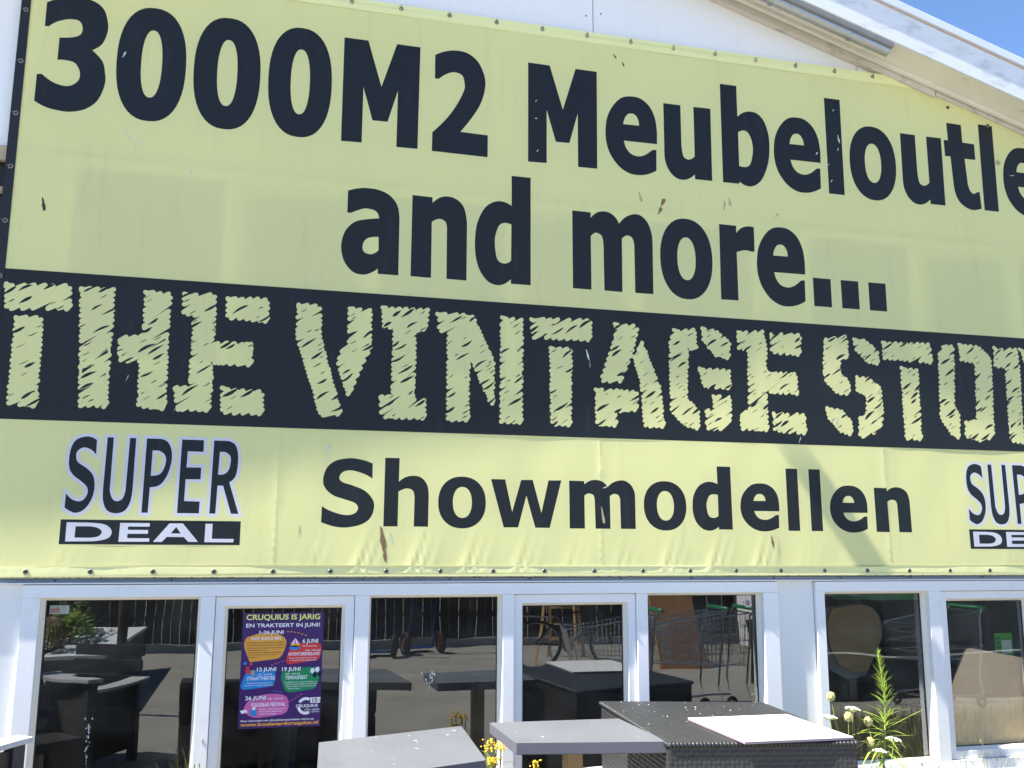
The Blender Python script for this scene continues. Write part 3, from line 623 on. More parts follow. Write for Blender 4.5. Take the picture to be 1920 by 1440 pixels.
# black hem down the left side
h = MB(); zz = [1.446+3.54*i/30 for i in range(31)]
pr = []
for z in zz:
    xo = -1.446+.008*math.sin(z*1.2)*.5; pr += [(xo-2.4, .004, z-1.446),(xo-2.4,-.006,z-1.446),(-1.400-2.4,-.006,z-1.446),(-1.400-2.4,.004,z-1.446)]
h.add(pr, [(i*4+j, i*4+(j+1) % 4, i*4+4+(j+1) % 4, i*4+4+j) for i in range(30) for j in range(4)]); h.build('hem', HEMB, ban)
# eyelets
ey = MB(); ey.ring((0,0,0), (0,1,0), .0105, .004, 14, 6); eyelet = ey.build('eyelet', EYE, ban, smooth=True)
hk = MB(); hk.tube([(0,.004,0),(0,-.008,0)], .0055, 8); hook = hk.build('screw', SEAL, ban)
hooks = MB(); hooks.tube([(0,.0,0),(0,-.012,.003),(0,-.012,.016),(0,.01,.022)], .0025, 6); shook = hooks.build('hook', DARKST, ban)
pos = [(-1.161+.3118*k, 1.474, 0) for k in range(24)] + [(.407-.309*5+.309*k, 4.957, 1) for k in range(19)] + [(-1.422, 4.617-.3137*k, 2) for k in range(10)] + [(4.735,4.80,0),(5.07,4.70,0),(5.4,4.60,0)]
first = True
for x, z, kd in pos:
    if x > 6.2 or z > btop(x)-.005: continue
    p = onb(x, z, .001 if kd < 2 else .006)
    for src in ((eyelet, hook) if kd == 0 else (eyelet, shook)):
        o = src if (src is not shook and first) else src.copy()
        if o is not src: COL.objects.link(o); o.parent = ban
        o.location = p
        if src is shook and kd == 2: o.rotation_euler = (0, -math.pi/2, 0)
    first = False
D.objects.remove(shook)
# droppings, smears and dead insects
def blob(mb, x, z, L, wd, th, n=14, rr=random.Random(1)):
    pts = [(x, z)]
    for i in range(n):
        t = 2*math.pi*i/n; k = rr.uniform(.72,1.15)
        u, v = math.cos(t)*L/2*k, math.sin(t)*wd/2*k*(1 if math.cos(t) > 0 else .6)
        pts.append((x+u*math.cos(th)-v*math.sin(th), z+u*math.sin(th)+v*math.cos(th)))
    mb.add([onb(*p, .0012) for p in pts], [(0, 1+(i+1) % n, 1+i) for i in range(n)])
SB = mat('brown_smear', (.22,.14,.07), .9, .5, 60); SW = mat('white_dropping', (.60,.60,.58), .8, .25, 60); SD = mat('dark_smear', (.05,.048,.045), .9, .3, 60); SO = mat('faded_smear', (.42,.38,.22), .9, .3, 60)
rr = random.Random(11)
for m_, lst in ((SD, [(-1.24,3.475,.085,.022,-1.4)]), (SB, [(.683,1.66,.17,.035,-1.42),(.700,1.57,.10,.022,-1.5),(2.467,3.85,.07,.03,1.2),(2.445,3.79,.06,.028,1.1),(3.155,1.66,.09,.018,-1.4),(2.145,4.84,.045,.016,-1),(2.205,4.79,.045,.014,-1.2)]),
               (SW, [(-.83,3.93,.10,.010,-1.0),(-.79,3.86,.11,.005,-1.5),(-.76,3.905,.06,.006,-.8),(-.48,3.755,.05,.010,-1.5),(.365,2.165,.05,.020,1.3),(1.935,2.80,.075,.022,-1.3),(1.95,2.74,.06,.006,-1.5),(2.035,1.975,.035,.012,.3),(-.885,4.42,.05,.016,1.2),(3.81,4.45,.07,.022,-1.4),(3.80,4.37,.03,.012,1),(3.735,4.13,.03,.012,1),(3.63,4.32,.03,.014,1),(3.78,4.66,.022,.012,1),(3.71,4.24,.05,.008,.7),(5.25,4.33,.05,.01,.1),(1.60,4.33,.02,.012,0),(1.60,4.45,.02,.01,1),(1.61,4.11,.02,.014,1),(-.48,2.36,.04,.006,1.2),(-1.15,2.99,.04,.006,1.1),(-.74,2.52,.04,.006,1.2),(3.67,2.44,.06,.02,1.4),(3.39,2.31,.05,.012,1.2),(.92,1.68,.03,.01,1.5),(.735,1.66,.10,.016,-1.3)]),
               (SO, [(2.31,3.87,.075,.018,-1.3),(2.95,3.90,.07,.022,-1.4),(2.91,3.87,.07,.016,1.5),(2.02,1.80,.12,.02,-1.4),(5.13,4.42,.06,.05,0),(.22,1.69,.08,.008,1.5),(3.3,3.84,.05,.01,1)])):
    for a in lst:
        q = MB(); a = (a[0], a[1], a[2], a[3]*(.62 if m_ is SW else 1), a[4]); blob(q, *a, rr=rr); q.build('stain', m_, ban)

# ------------------------------------------------------------------ poster on the glass of the opening window
PX0, PX1, PZ0, PZ1 = -.062, .378, .632, 1.246; PW, PH = PX1-PX0, PZ1-PZ0
pos_ = empty('poster', (PX0,.0485,PZ0)); tag(pos_, 'purple event poster with coloured patches stuck on the window left of centre', 'poster')
def ink(n, c): return mat('poster_'+n, c, .35, .02, 20)
q = MB(); q.box(0,PW,0,.0012,0,PH); q.build('paper', ink('purple', (.055,.018,.13)), pos_)
def P2(u, v): return (u*PW, (1-v)*PH)
def patch(pts, col, lay, nm='colour_patch'):
    sp = spline([(p[0], p[1]) for p in pts], 5); sp = [P2(*p) for p in sp]; sp = ccw(sp)
    vs, _, fs, *_r = delaunay_2d_cdt([Vector(p) for p in sp], [], [list(range(len(sp)))], 1, 1e-6, False)
    q = MB(); q.add([(p.x, -.0004*lay, p.y) for p in vs], [tuple(f) for f in fs]); return q.build(nm, col, pos_)
def poly(pts, col, lay, nm='colour_patch'):
    sp = ccw([P2(*p) for p in pts]); q = MB(); q.add([(p[0], -.0004*lay, p[1]) for p in sp], [tuple(range(len(sp)))]); return q.build(nm, col, pos_)
OR, RE, BL, GR, PK = ink('orange',(.78,.36,.05)), ink('red',(.68,.045,.05)), ink('blue',(.02,.25,.62)), ink('green',(.01,.27,.10)), ink('pink',(.62,.14,.40))
WH, YE, DKP, ORT = ink('white',(.85,.85,.88)), ink('lime',(.78,.80,.25)), ink('dark',(.10,.05,.04)), ink('gold',(.85,.42,.04))
patch([(.03,.27),(.06,.215),(.15,.20),(.24,.175),(.38,.178),(.50,.21),(.545,.26),(.52,.34),(.47,.395),(.38,.41),(.2,.42),(.11,.425),(.085,.37),(.05,.33)], OR, 1)
patch([(.57,.36),(.62,.30),(.73,.275),(.86,.265),(.96,.28),(.985,.33),(.965,.40),(.92,.425),(.76,.435),(.63,.455),(.57,.45),(.555,.41)], RE, 1)
patch([(.07,.52),(.16,.50),(.28,.505),(.38,.49),(.425,.53),(.42,.61),(.36,.645),(.22,.65),(.10,.665),(.03,.66),(.015,.62),(.06,.58)], BL, 1)
patch([(.51,.53),(.58,.50),(.72,.49),(.86,.485),(.965,.50),(.975,.56),(.95,.63),(.90,.675),(.76,.685),(.63,.70),(.55,.68),(.53,.62),(.50,.58)], GR, 1)
patch([(.08,.80),(.14,.75),(.28,.715),(.46,.71),(.57,.735),(.605,.80),(.59,.86),(.52,.89),(.38,.895),(.24,.91),(.14,.895),(.07,.85)], PK, 1)
TX = []
def ptxt(s, u0, u1, v0, v1, m_, lay=2, off=.018): TX.append((s, u0, u1, v0, v1, m_, lay, off))
SHD = ink('shadow', (.012,.006,.03))
ptxt('CRUQUIUS IS JARIG', .05,.965,.018,.084, SHD, 1, .03); ptxt('CRUQUIUS IS JARIG', .043,.955,.014,.078, YE, 2, .024); ptxt('EN TRAKTEERT IN JUNI!', .045,.955,.094,.138, WH)
for s, u0, u1, v0, v1 in (('1-26 JUNI',.21,.505,.156,.198),('6 JUNI',.745,.94,.236,.282),('12 JUNI',.20,.435,.478,.522),('19 JUNI',.505,.735,.48,.526),('26 JUNI',.075,.33,.722,.768)):
    ptxt(s, u0+.008, u1+.008, v0+.004, v1+.004, SHD, 2, .03); ptxt(s, u0, u1, v0, v1, WH, 3, .026)
ptxt('SHOP, SCAN & WIN', .11,.475,.212,.244, WH); ptxt('AVONTURENEILAND', .575,.965,.352,.382, WH); ptxt('STRAATTHEATER', .085,.425,.556,.588, WH); ptxt('TERRASFEEST', .55,.825,.556,.588, WH); ptxt('FOODBAR FESTIVAL', .155,.565,.784,.816, WH)
for s, u0, u1, v0, m_ in (('In juni ontvang je bij een ontvangst een CLUBKAART',.05,.52,.256,DKP),('met unieke kanscode. Maak op de Boulevard kassabonnen',.07,.53,.278,DKP),('Je kan na het invullen of je prijs hebt, de winnende',.07,.51,.302,DKP),('acties krijgen van de prijs',.08,.30,.322,DKP),('Je kunt je prijs direct ophalen op de zaterdagen',.08,.49,.342,DKP),('4, 11, 18 en 25 juni van 12:00 tot 16:00 uur',.09,.44,.362,DKP),('bij het plein',.09,.19,.382,DKP),
        ('2e Pinksterdag',.75,.925,.292,WH),('12:00 - 16:00 UUR',.785,.975,.33,WH),('Spring, schommel, draai en speel',.585,.93,.396,WH),('in de gratis (kermis)attracties',.60,.925,.416,WH),
        ('12:00 - 16:00 UUR',.21,.39,.533,WH),('Vrolijk entertainment op de',.085,.385,.606,WH),('Boulevard met gratis lekkernijen',.06,.41,.625,WH),
        ('12:00 - 16:00 UUR',.55,.735,.533,WH),('Gezelligheid voor jong en oud! Met o.a.',.54,.945,.606,WH),('Food en graat met Bing. Rotterdam',.555,.945,.624,WH),('Serge & Dave en zing mee met trio',.565,.935,.643,WH),('"Reept 2 Meer"',.58,.745,.662,WH),
        ('12:00 - 16:00 UUR',.35,.535,.744,WH),('Foodbars op de Boulevard met',.25,.575,.832,WH),('diverse gratis lekkernijen',.25,.53,.852,WH),('tijdens het shoppen',.25,.465,.872,WH)):
    ptxt(s, u0, u1, v0, v0+.014, m_, 2, .01)
ptxt('CRUQUIUS', .695,.965,.808,.838, WH, 2, .03); ptxt('HOME - GARDEN', .80,.985,.848,.860, WH); ptxt('SPORTS - LIFESTYLE', .80,.985,.868,.880, WH); ptxt('15', .895,.955,.757,.792, DKP, 3, .03); ptxt('JAAR', .962,.988,.765,.785, DKP, 3)
ptxt('Meer informatie over alle Jubileumactiviteiten vind je op:', .035,.925,.925,.948, WH); ptxt('www.boulevardcruquius.nl', .03,.975,.950,.990, ORT, 2, .03)
poly([(.87,.75),(1.0-.005,.75),(.99,.798),(.87,.798)], WH, 2)
def arcp(cu, cv_, r, a0, a1, wd, m_, lay):
    pts = [(cu+r*math.cos(R(a0+(a1-a0)*i/12)), cv_+r*.72*math.sin(R(a0+(a1-a0)*i/12))) for i in range(13)] + [(cu+(r-wd)*math.cos(R(a1+(a0-a1)*i/12)), cv_+(r-wd)*.72*math.sin(R(a1+(a0-a1)*i/12))) for i in range(13)]
    poly(pts, m_, lay, 'emblem')
arcp(.815,.822,.105,-150,-60,.035,WH,2); arcp(.815,.822,.105,60,170,.035,WH,2)
# fairground tent, figures, tables: little drawn icons
for i in range(5): poly([(.655,.225),(.59+.026*i,.275),(.616+.026*i,.275)], WH if i % 2 else PK, 2, 'icon')
poly([(.60,.275),(.71,.275),(.705,.305),(.605,.305)], ORT, 2, 'icon'); poly([(.585+.065*(1+math.cos(R(20*i))), .312+.02*math.sin(R(20*i))) for i in range(18)], BL, 2, 'icon')
for u, v, m_ in ((.055,.44,BL),(.125,.445,RE)): poly([(u+.02*math.cos(R(30*i)), v+.014*math.sin(R(30*i))) for i in range(12)], m_, 2, 'icon')
poly([(.065,.47),(.10,.465),(.115,.50),(.12,.53),(.065,.53)], RE, 2, 'icon'); poly([(.14,.50),(.165,.50),(.17,.545),(.14,.545)], OR, 2, 'icon')
for u, v in ((.86,.50),(.92,.49),(.89,.535),(.95,.53)): poly([(u,v),(u+.04,v-.008),(u+.05,v+.02),(u+.03,v+.045),(u-.005,v+.03)], WH if v < .52 else SHD, 3, 'icon')
poly([(.02,.845),(.09,.835),(.115,.86),(.04,.872)], WH, 2, 'icon'); poly([(.14,.845),(.215,.84),(.22,.89),(.15,.895)], BL, 2, 'icon'); poly([(.17,.82),(.20,.815),(.205,.84),(.165,.843)], WH, 2, 'icon')
for u, v, m_ in [(.545+.045*i, .166+.0035*i*i*.4, ORT) for i in range(6)] + [(.37+.04*i, .455-.012*i+.0008*i*i, RE if i > 3 else PK) for i in range(6)] + [(.41+.04*i, .68+.008*(1 if i else 0), BL) for i in range(3)] + [(.74-.035*i, .715+.018*i-.0008*i*i, PK) for i in range(5)]:
    poly([(u,v),(u+.026,v+.002),(u+.026,v+.008),(u,v+.006)], m_, 2, 'dash')
tmp = []
for s, u0, u1, v0, v1, m_, lay, off in TX:
    c = D.curves.new('lettering', 'FONT'); c.body = s; c.offset = off; c.resolution_u = 3; c.materials.append(m_)
    o = D.objects.new('lettering', c); COL.objects.link(o); tmp.append(o)
bpy.context.view_layer.update(); dg = bpy.context.evaluated_depsgraph_get()
for o, (s, u0, u1, v0, v1, m_, lay, off) in zip(tmp, TX):
    me = D.meshes.new_from_object(o.evaluated_get(dg)); me.name = 'lettering'
    xs = [v.co.x for v in me.vertices]; ys = [v.co.y for v in me.vertices]; a, b_, c, d = min(xs), max(xs), min(ys), max(ys)
    for v in me.vertices:
        p = P2(u0+(v.co.x-a)/(b_-a)*(u1-u0), v1-(v.co.y-c)/(d-c)*(v1-v0)); v.co = (p[0], -.0004*lay, p[1])
    n = D.objects.new('lettering', me); COL.objects.link(n); n.parent = pos_
for o in tmp: c = o.data; D.objects.remove(o); D.curves.remove(c)

# round sticker and paper sticker on the glass
st = empty('round_sticker', (3.02,.053,1.272)); tag(st, 'small round grey sticker with red mark in top corner of window', 'sticker')
def disc(mb, r, y, n=28): return mb.add([(r*math.cos(2*math.pi*i/n), y, r*math.sin(2*math.pi*i/n)) for i in range(n)], [tuple(range(n))])
q = MB(); disc(q, .027, 0); q.build('rim', mat('sticker_white', (.75,.75,.75), .4), st); q = MB(); disc(q, .0235, -.0004); q.build('face', mat('sticker_grey', (.33,.32,.33), .4), st)
q = MB(); q.add([(-.006,-.0008,-.012),(.006,-.0008,-.012),(.007,-.0008,.002),(.003,-.0008,.012),(0,-.0008,.017),(-.003,-.0008,.012),(-.007,-.0008,.002)], [tuple(range(7))]); q.build('mark', mat('sticker_red', (.4,.05,.06), .4), st)
st = empty('paper_sticker', (-1.05,.053,1.252)); tag(st, 'faded pale sticker in the top left corner of the leftmost window', 'sticker')
q = MB(); q.box(0,.095,0,.001,0,.045); q.build('paper', mat('faded_sticker', (.30,.36,.32), .5, .3, 40), st); q = MB(); q.box(.003,.05,-.0006,0,.006,.03); q.build('print', mat('faded_red_print', (.36,.17,.13), .5, .4, 60), st)

# bird lime running down the panes
for x, z, L_, label in ((-.815,.72,.30,'thin white streak of bird lime down the leftmost window'),(.985,.90,.10,'white bird lime splash on the middle window')):
    W = empty('bird_lime', (x,.0535,z)); tag(W, label, 'stain'); q = MB(); rk_ = random.Random(int(z*100))
    for i in range(26):
        t = rk_.random()**1.6; xx = rk_.gauss(0,.004+.012*(1-t)*(.3 if L_ > .2 else 1.5)); zz = -L_*t; r_ = rk_.uniform(.0015,.006)*(1-.6*t); n = 7
        q.add([(xx+r_*math.cos(6.283*j/n), 0, zz+r_*rk_.uniform(1,2.6)*math.sin(6.283*j/n)) for j in range(n)], [tuple(range(n))])
    tag(q.build('splash', SW, W), kind='stuff')

# ------------------------------------------------------------------ furniture
BRZ = mat('bronze_post', (.30,.22,.12), .45, .1, 10, metal=.4)
def table(cs, zt, th, label, postm):
    cx = sum(p[0] for p in cs)/4; cy = sum(p[1] for p in cs)/4
    t = empty('bistro_table', (cx,cy,0)); tag(t, label, 'table', 'grey bistro tables outside the shop')
    pl = ccw([(p[0]-cx, p[1]-cy) for p in cs])
    q = MB(); q.prism(pl, zt-th, zt-.002); tp = q.build('edge', TEDGE, t, bevel=.004)
    q = MB(); q.prism([(p[0]*1.001, p[1]*1.001) for p in pl], zt-.004, zt); q.build('tabletop', TABLE, t, bevel=.0015)
    q = MB(); q.box(-.04,.04,-.04,.04,.03,zt-th); q.build('post', postm, t, bevel=.004)
    q = MB(); q.box(-.25,.25,-.04,.04,0,.03); q.box(-.04,.04,-.25,-.041,0,.028); q.box(-.04,.04,.041,.25,0,.028); q.build('foot', postm, t)
    q = MB(); q.box(-.16,.16,-.16,.16,zt-th-.012,zt-th-.0005); q.build('mounting_plate', postm, t)
    rk = random.Random(int(cx*100)); sp = MB()
    for _ in range(16):
        a, b_ = rk.uniform(.05,.95), rk.uniform(.05,.95)
        p = [(1-a)*(1-b_)*pl[0][k]+a*(1-b_)*pl[1][k]+a*b_*pl[2][k]+(1-a)*b_*pl[3][k] for k in (0,1)]
        r = rk.choice((.002,.002,.003,.0035,.006)); n = 7; s0 = len(sp.v); sp.k = 1 if rk.random() < .22 else 0
        sp.add([(p[0]+r*rk.uniform(.6,1.4)*1.5*math.cos(6.283*i/n), p[1]+r*rk.uniform(.6,1.4)*math.sin(6.283*i/n), zt+.0012) for i in range(n)], [tuple(range(n))])
    tag(sp.build('spatter', [SW, SD], t), kind='stuff')
    return t
table([(.307,-.997),(1.013,-.742),(.956,-1.529),(.25,-1.784)], .74, .05, 'light grey slab-topped bistro table turned askew below the poster', BRZ)
table([(1.168,-1.214),(1.845,-1.337),(1.848,-.719),(1.169,-.687)], .74, .052, 'light grey slab-topped bistro table square to the wall beside the black rattan table', BRZ)

# black rattan table: a woven box
RC = [(1.946,-.161),(2.845,-.409),(2.704,-1.54),(1.835,-1.372)]     # back-left, back-right, front-right, front-left
rcx = sum(p[0] for p in RC)/4; rcy = sum(p[1] for p in RC)/4
rt = empty('rattan_table', (rcx,rcy,0)); tag(rt, 'big black woven rattan table with a white board lying on it', 'table')
RQ = [Vector((p[0]-rcx, p[1]-rcy, 0)) for p in RC]; ZT = .74; CELL = .0215
def weave(s, t):
    i, j = math.floor(s/CELL), math.floor(t/CELL); fs, ft = s/CELL-i, t/CELL-j
    return .0042*(abs(math.sin(math.pi*ft))**.6*(.55+.45*math.sin(math.pi*fs)) if (i+j) % 2 else abs(math.sin(math.pi*fs))**.6*(.55+.45*math.sin(math.pi*ft)))
def woven(p00, p10, p11, p01, nrm, k, name, roll):
    """woven sheet between four corners; the border rolls over"""
    ls, lt = (p10-p00).length, (p01-p00).length; ns, nt_ = int(ls/CELL)*k, int(lt/CELL)*k; vs = []; fs = []
    for a in range(ns+1):
        for c in range(nt_+1):
            u, v = a/ns, c/nt_; p = p00*(1-u)*(1-v)+p10*u*(1-v)+p11*u*v+p01*(1-u)*v
            e = min(u*ls, (1-u)*ls, v*lt, (1-v)*lt); d = -roll*(1-min(1, e/roll))**2*.6 if roll else 0
            p = p+nrm*(weave(u*ns/k*CELL*.9999, v*nt_/k*CELL*.9999)+d); vs.append(p)
    for a in range(ns):
        for c in range(nt_): i = a*(nt_+1)+c; fs.append((i, i+nt_+1, i+nt_+2, i+1))
    q = MB(); q.add(vs, fs); return q.build(name, RATTAN, rt, smooth=True)
up = Vector((0,0,1)); top = [p+up*ZT for p in RQ]
inset = [p*.985 for p in RQ]; it = [p+up*(ZT-.012) for p in inset]; ib = [p+up*.02 for p in inset]
woven(top[3], top[2], top[1], top[0], up, 4, 'woven_top', .022)
woven(ib[3], ib[2], it[2], it[3], Vector((-.19,-.98,0)), 4, 'woven_side', .0)
woven(ib[0], ib[3], it[3], it[0], Vector((-.99,.09,0)), 4, 'woven_side', .0)
woven(ib[2], ib[1], it[1], it[2], Vector((.99,-.12,0)), 2, 'woven_side', .0)
woven(ib[1], ib[0], it[0], it[1], Vector((.27,.96,0)), 2, 'woven_side', .0)
for i in range(4):                                    # wrapped rim
    a, c = top[i], top[(i+1) % 4]; n = int((c-a).length/.018); q = MB()
    for j in range(n):
        p0, p1 = a.lerp(c, (j+.08)/n)*.995, a.lerp(c, (j+.92)/n)*.995
        p0.z = p1.z = ZT-.0105; q.tube([p0, p0.lerp(p1,.5)+up*.0015, p1], .0115, 8)
    tag(q.build('wrapped_rim', RATTAN, rt, smooth=True), kind='stuff')
wb = empty('white_board', (2.43,-1.2,ZT+.006)); tag(wb, 'thin white laminate board lying on the black rattan table', 'board')
bp = [(2.16,-.886),(2.712,-.9),(2.686,-1.527),(2.146,-1.512)]; bl = ccw([(p[0]-2.43, p[1]+1.2) for p in bp])
q = MB(); q.prism(bl, 0, .010); q.build('core', PURPLE, wb); q = MB(); q.prism([(x*1.002,y*1.002) for x, y in bl], .009, .012); q.build('laminate', BOARDW, wb)
cr = MB(); rk = random.Random(4)
for _ in range(48):
    a, b_ = rk.uniform(.03,.97), rk.uniform(.03,.97); p = (RQ[0]*(1-a)*(1-b_)+RQ[1]*a*(1-b_)+RQ[2]*a*b_+RQ[3]*(1-a)*b_)
    if 2.14 < p.x+rcx < 2.73 and -1.55 < p.y+rcy < -.87: continue
    r = rk.choice((.002,.002,.0025,.003,.003,.003,.004,.007)); cr.k = 1 if r > .006 else 0
    cr.ball((p.x, p.y, ZT+.006), r, 5, 3, (1, rk.uniform(.6,1.2), .5))
o = cr.build('crumbs', [mat('crumb_white', (.7,.68,.62), .9, .2, 80), mat('crumb_tan', (.55,.42,.22), .9, .2, 80)]); o.location = (rcx,rcy,0); tag(o, 'white and tan bits of grit scattered over the rattan table', 'grit', kind='stuff')

# garden armchairs
ARM = mat('pale_grey_arm', (.56,.56,.57), .45, .05, 10); DKM = mat('dark_grey_metal', (.045,.043,.045), .5, .2, 10); SIDEP = mat('brown_side_panel', (.05,.04,.03), .6, .2, 8)
def armchair(x, y, rz, za, L, label):
    ch = empty('garden_armchair', (x,y,0), rz); tag(ch, label, 'chair', 'garden armchairs at the left of the yard')
    for y in (0,.62):
        n = 8; vs = []
        for i in range(n+1):                          # arm slab that dips and widens towards the back
            t = i/n; xx = -L*t; hw = .05+.03*t; zz = za-.03*math.sin(math.pi*t)*t
            vs += [(xx,y-hw,zz-.024),(xx,y+hw,zz-.024),(xx,y+hw,zz),(xx,y-hw,zz)]
        q = MB(); q.add(vs, [(i*4+j, i*4+(j+1) % 4, i*4+4+(j+1) % 4, i*4+4+j) for i in range(n) for j in range(4)]+[(3,2,1,0),(n*4,n*4+1,n*4+2,n*4+3)]); q.build('arm', ARM, ch, bevel=.004)
        for x in (-.05,-L+.06): q = MB(); q.box(x-.03,x+.03,y-.03,y+.03,0,za-.026); q.build('leg', DKM, ch, bevel=.004)
        q = MB(); q.box(-L+.091,-.081,y-.012,y+.012,.10,za-.05); q.build('side_panel', SIDEP, ch)
    q = MB(); q.box(-L+.02,-.02,.04,.58,za-.40,za-.34); q.build('seat', DKM, ch, bevel=.01)
    for i in range(5): q = MB(); z = za-.30+i*.11; q.box(-L+.01-.02*i,-L+.035-.02*i,.02,.60,z,z+.085); q.build('back_slat', DKM, ch, bevel=.004)
armchair(-.93,-.88,R(51),.80,.56,'grey armchair whose flat arm shows at the left edge before the wall'); armchair(-1.34,-1.40,R(115),.62,1.2,'low brown-sided lounge chair with long pale arms mirrored in the leftmost window')

# low black rattan sofa, out of frame below the poster and mirrored in the panes
sf = empty('rattan_sofa', (.2,-2.35,0), R(-3)); tag(sf, 'low black rattan sofa mirrored in the glass below the poster', 'sofa')
RS = mat('black_rattan_plain', (.02,.02,.021), .5, .4, 60, .4, 120)
q = MB(); q.box(-.72,.72,-.45,.42,.04,.34); q.build('base', RS, sf, bevel=.02)
q = MB(); q.box(-.72,.72,.30,.45,.345,.64); q.build('backrest', RS, sf, bevel=.03)
for x in (-.72,.58): q = MB(); q.box(x,x+.14,-.44,.295,.345,.56); q.build('arm', RS, sf, bevel=.025)
for x in (-.57,.01): q = MB(); q.box(x,x+.56,-.42,.29,.345,.45); q.build('cushion', mat('charcoal_cushion', (.05,.05,.055), .9, .2, 8), sf, bevel=.04)
for x in (-.68,.62):
    for y in (-.4,.36): q = MB(); q.box(x,x+.06,y,y+.06,0,.039); q.build('foot', DKM, sf)

# ------------------------------------------------------------------ plants
def leaf_mesh(name, wd, droop, m_, seg=6):
    vs = []; fs = []
    for i in range(seg+1):
        t = i/seg; hw = wd*math.sin(math.pi*min(.98, .08+.92*t))**.7*(1-.35*t); x = t*(1-.12*droop*t); z = -droop*.55*t*t
        vs += [(x,-hw,z+.25*hw),(x,0,z),(x,hw,z+.25*hw)]
    for i in range(seg):
        b = i*3; fs += [(b,b+3,b+4,b+1),(b+1,b+4,b+5,b+2)]
    me = D.meshes.new(name); me.from_pydata(vs, [], fs); me.materials.append(m_); me.polygons.foreach_set('use_smooth', [True]*len(fs)); me.update(); return me
LV = [leaf_mesh('leaf', .046, d, GREEN) for d in (.0,.5,1.1)]; LVD = leaf_mesh('leaf', .04, 1.6, DRY); LV2 = [leaf_mesh('leaf', .06, d, OLIVE) for d in (.2,.9)]
def leaf(me, par, p, az, el, L):
    o = D.objects.new('leaf', me); COL.objects.link(o); o.parent = par; o.location = p; o.rotation_euler = (0, -el, az); o.scale = (L, L, L)
rk = random.Random(21)
def horseweed(loc, h, label, nl):
    W = empty('tall_weed', loc); tag(W, label, 'plant')
    sw = lambda t: (.035*math.sin(2.6*t)*t-.012*math.sin(7*t), .015*t, h*t)
    sway = [sw(i/12) for i in range(13)]
    q = MB(); q.tube(sway, .008, 7, .0025); q.build('stem', STEM, W, smooth=True)
    for i in range(nl):
        t = .15+.845*(i/nl)**.5; z = h*t; az = i*2.399+rk.uniform(-.3,.3)
        L = (.24 if t < .55 else (.24-.12*(t-.55)/.1 if t < .65 else .12-.07*(t-.65)/.35))*rk.uniform(.7,1.1); el = (.35 if t < .55 else .5+.75*(t-.55)/.45)+rk.uniform(-.25,.25)
        dead = t < .5 and rk.random() < .18
        leaf(LVD if dead else LV[2 if t < .5 else rk.choice((1,1,0)) if t < .8 else rk.choice((0,0,1))], W, sw(t), az, el-(.7 if dead else 0), L*(.8 if dead else rk.choice((1,1,.6))))
    return W
horseweed((3.66,-.35,0), 1.0, 'tall green leafy weed growing in front of the right-hand windows', 175)
def umbel(mb, c, r, tilt=0):
    for i in range(70):
        a = rk.uniform(0, 6.283); d = r*math.sqrt(rk.random()); mb.ball((c[0]+d*math.cos(a), c[1]+d*math.sin(a), c[2]+.012*(1-(d/r)**2)+tilt*d*math.cos(a)+rk.uniform(-.003,.003)), rk.uniform(.003,.0055), 5, 3, (1,1,.7))
def lace(base, tipz, tips, label):
    W = empty('wild_carrot', (*base,0)); tag(W, label, 'plant', 'wild carrots beside the tall weed')
    for k, (dx, dy, z, kind) in enumerate(tips):
        q = MB(); q.tube([(0,0,0),(dx*.25,dy*.25,z*.5),(dx*.8,dy*.8,z*.85),(dx,dy,z)], .003, 5, .0018); q.build('stem', STEM, W)
        if kind == 'f':
            f = MB(); umbel(f, (dx,dy,z+.006), .044, -.15); tag(f.build('flower_head', LACE, W), kind='stuff')
            s = MB()
            for i in range(12): a = i*.5236; s.tube([(dx,dy,z-.012),(dx+.04*math.cos(a),dy+.04*math.sin(a),z+.006)], .0012, 4)
            tag(s.build('ray', STEM, W), kind='stuff')
        else:
            f = MB(); f.ball((dx,dy,z+.015), .024, 10, 7, (1,1,1.15))
            for i in range(60):
                a, e = rk.uniform(0,6.283), math.acos(rk.uniform(-1,1)); f.ball((dx+.024*math.sin(e)*math.cos(a), dy+.024*math.sin(e)*math.sin(a), z+.015+.027*math.cos(e)), .004, 4, 3)
            f.build('seed_head', SEEDH, W)
    for i in range(14): leaf(LV2[i % 2], W, (0,0,.06+.025*i), i*2.4, rk.uniform(.1,.6), rk.uniform(.08,.15))
lace((3.42,-.36), 0, [(.05,.01,.665,'f'),(-.10,.0,.735,'s'),(-.005,-.02,.62,'s')], 'wild carrot with high white umbel and round seed head left of the tall weed')
lace((3.36,-.37), 0, [(-.06,.0,.628,'f')], 'wild carrot whose single white umbel shows against the window post')
lace((3.62,-.42), 0, [(.05,-.02,.50,'f'),(-.02,.03,.43,'f'),(-.06,.06,.585,'s'),(-.06,.05,.47,'s')], 'low wild carrot with two white umbels at the foot of the tall weed')
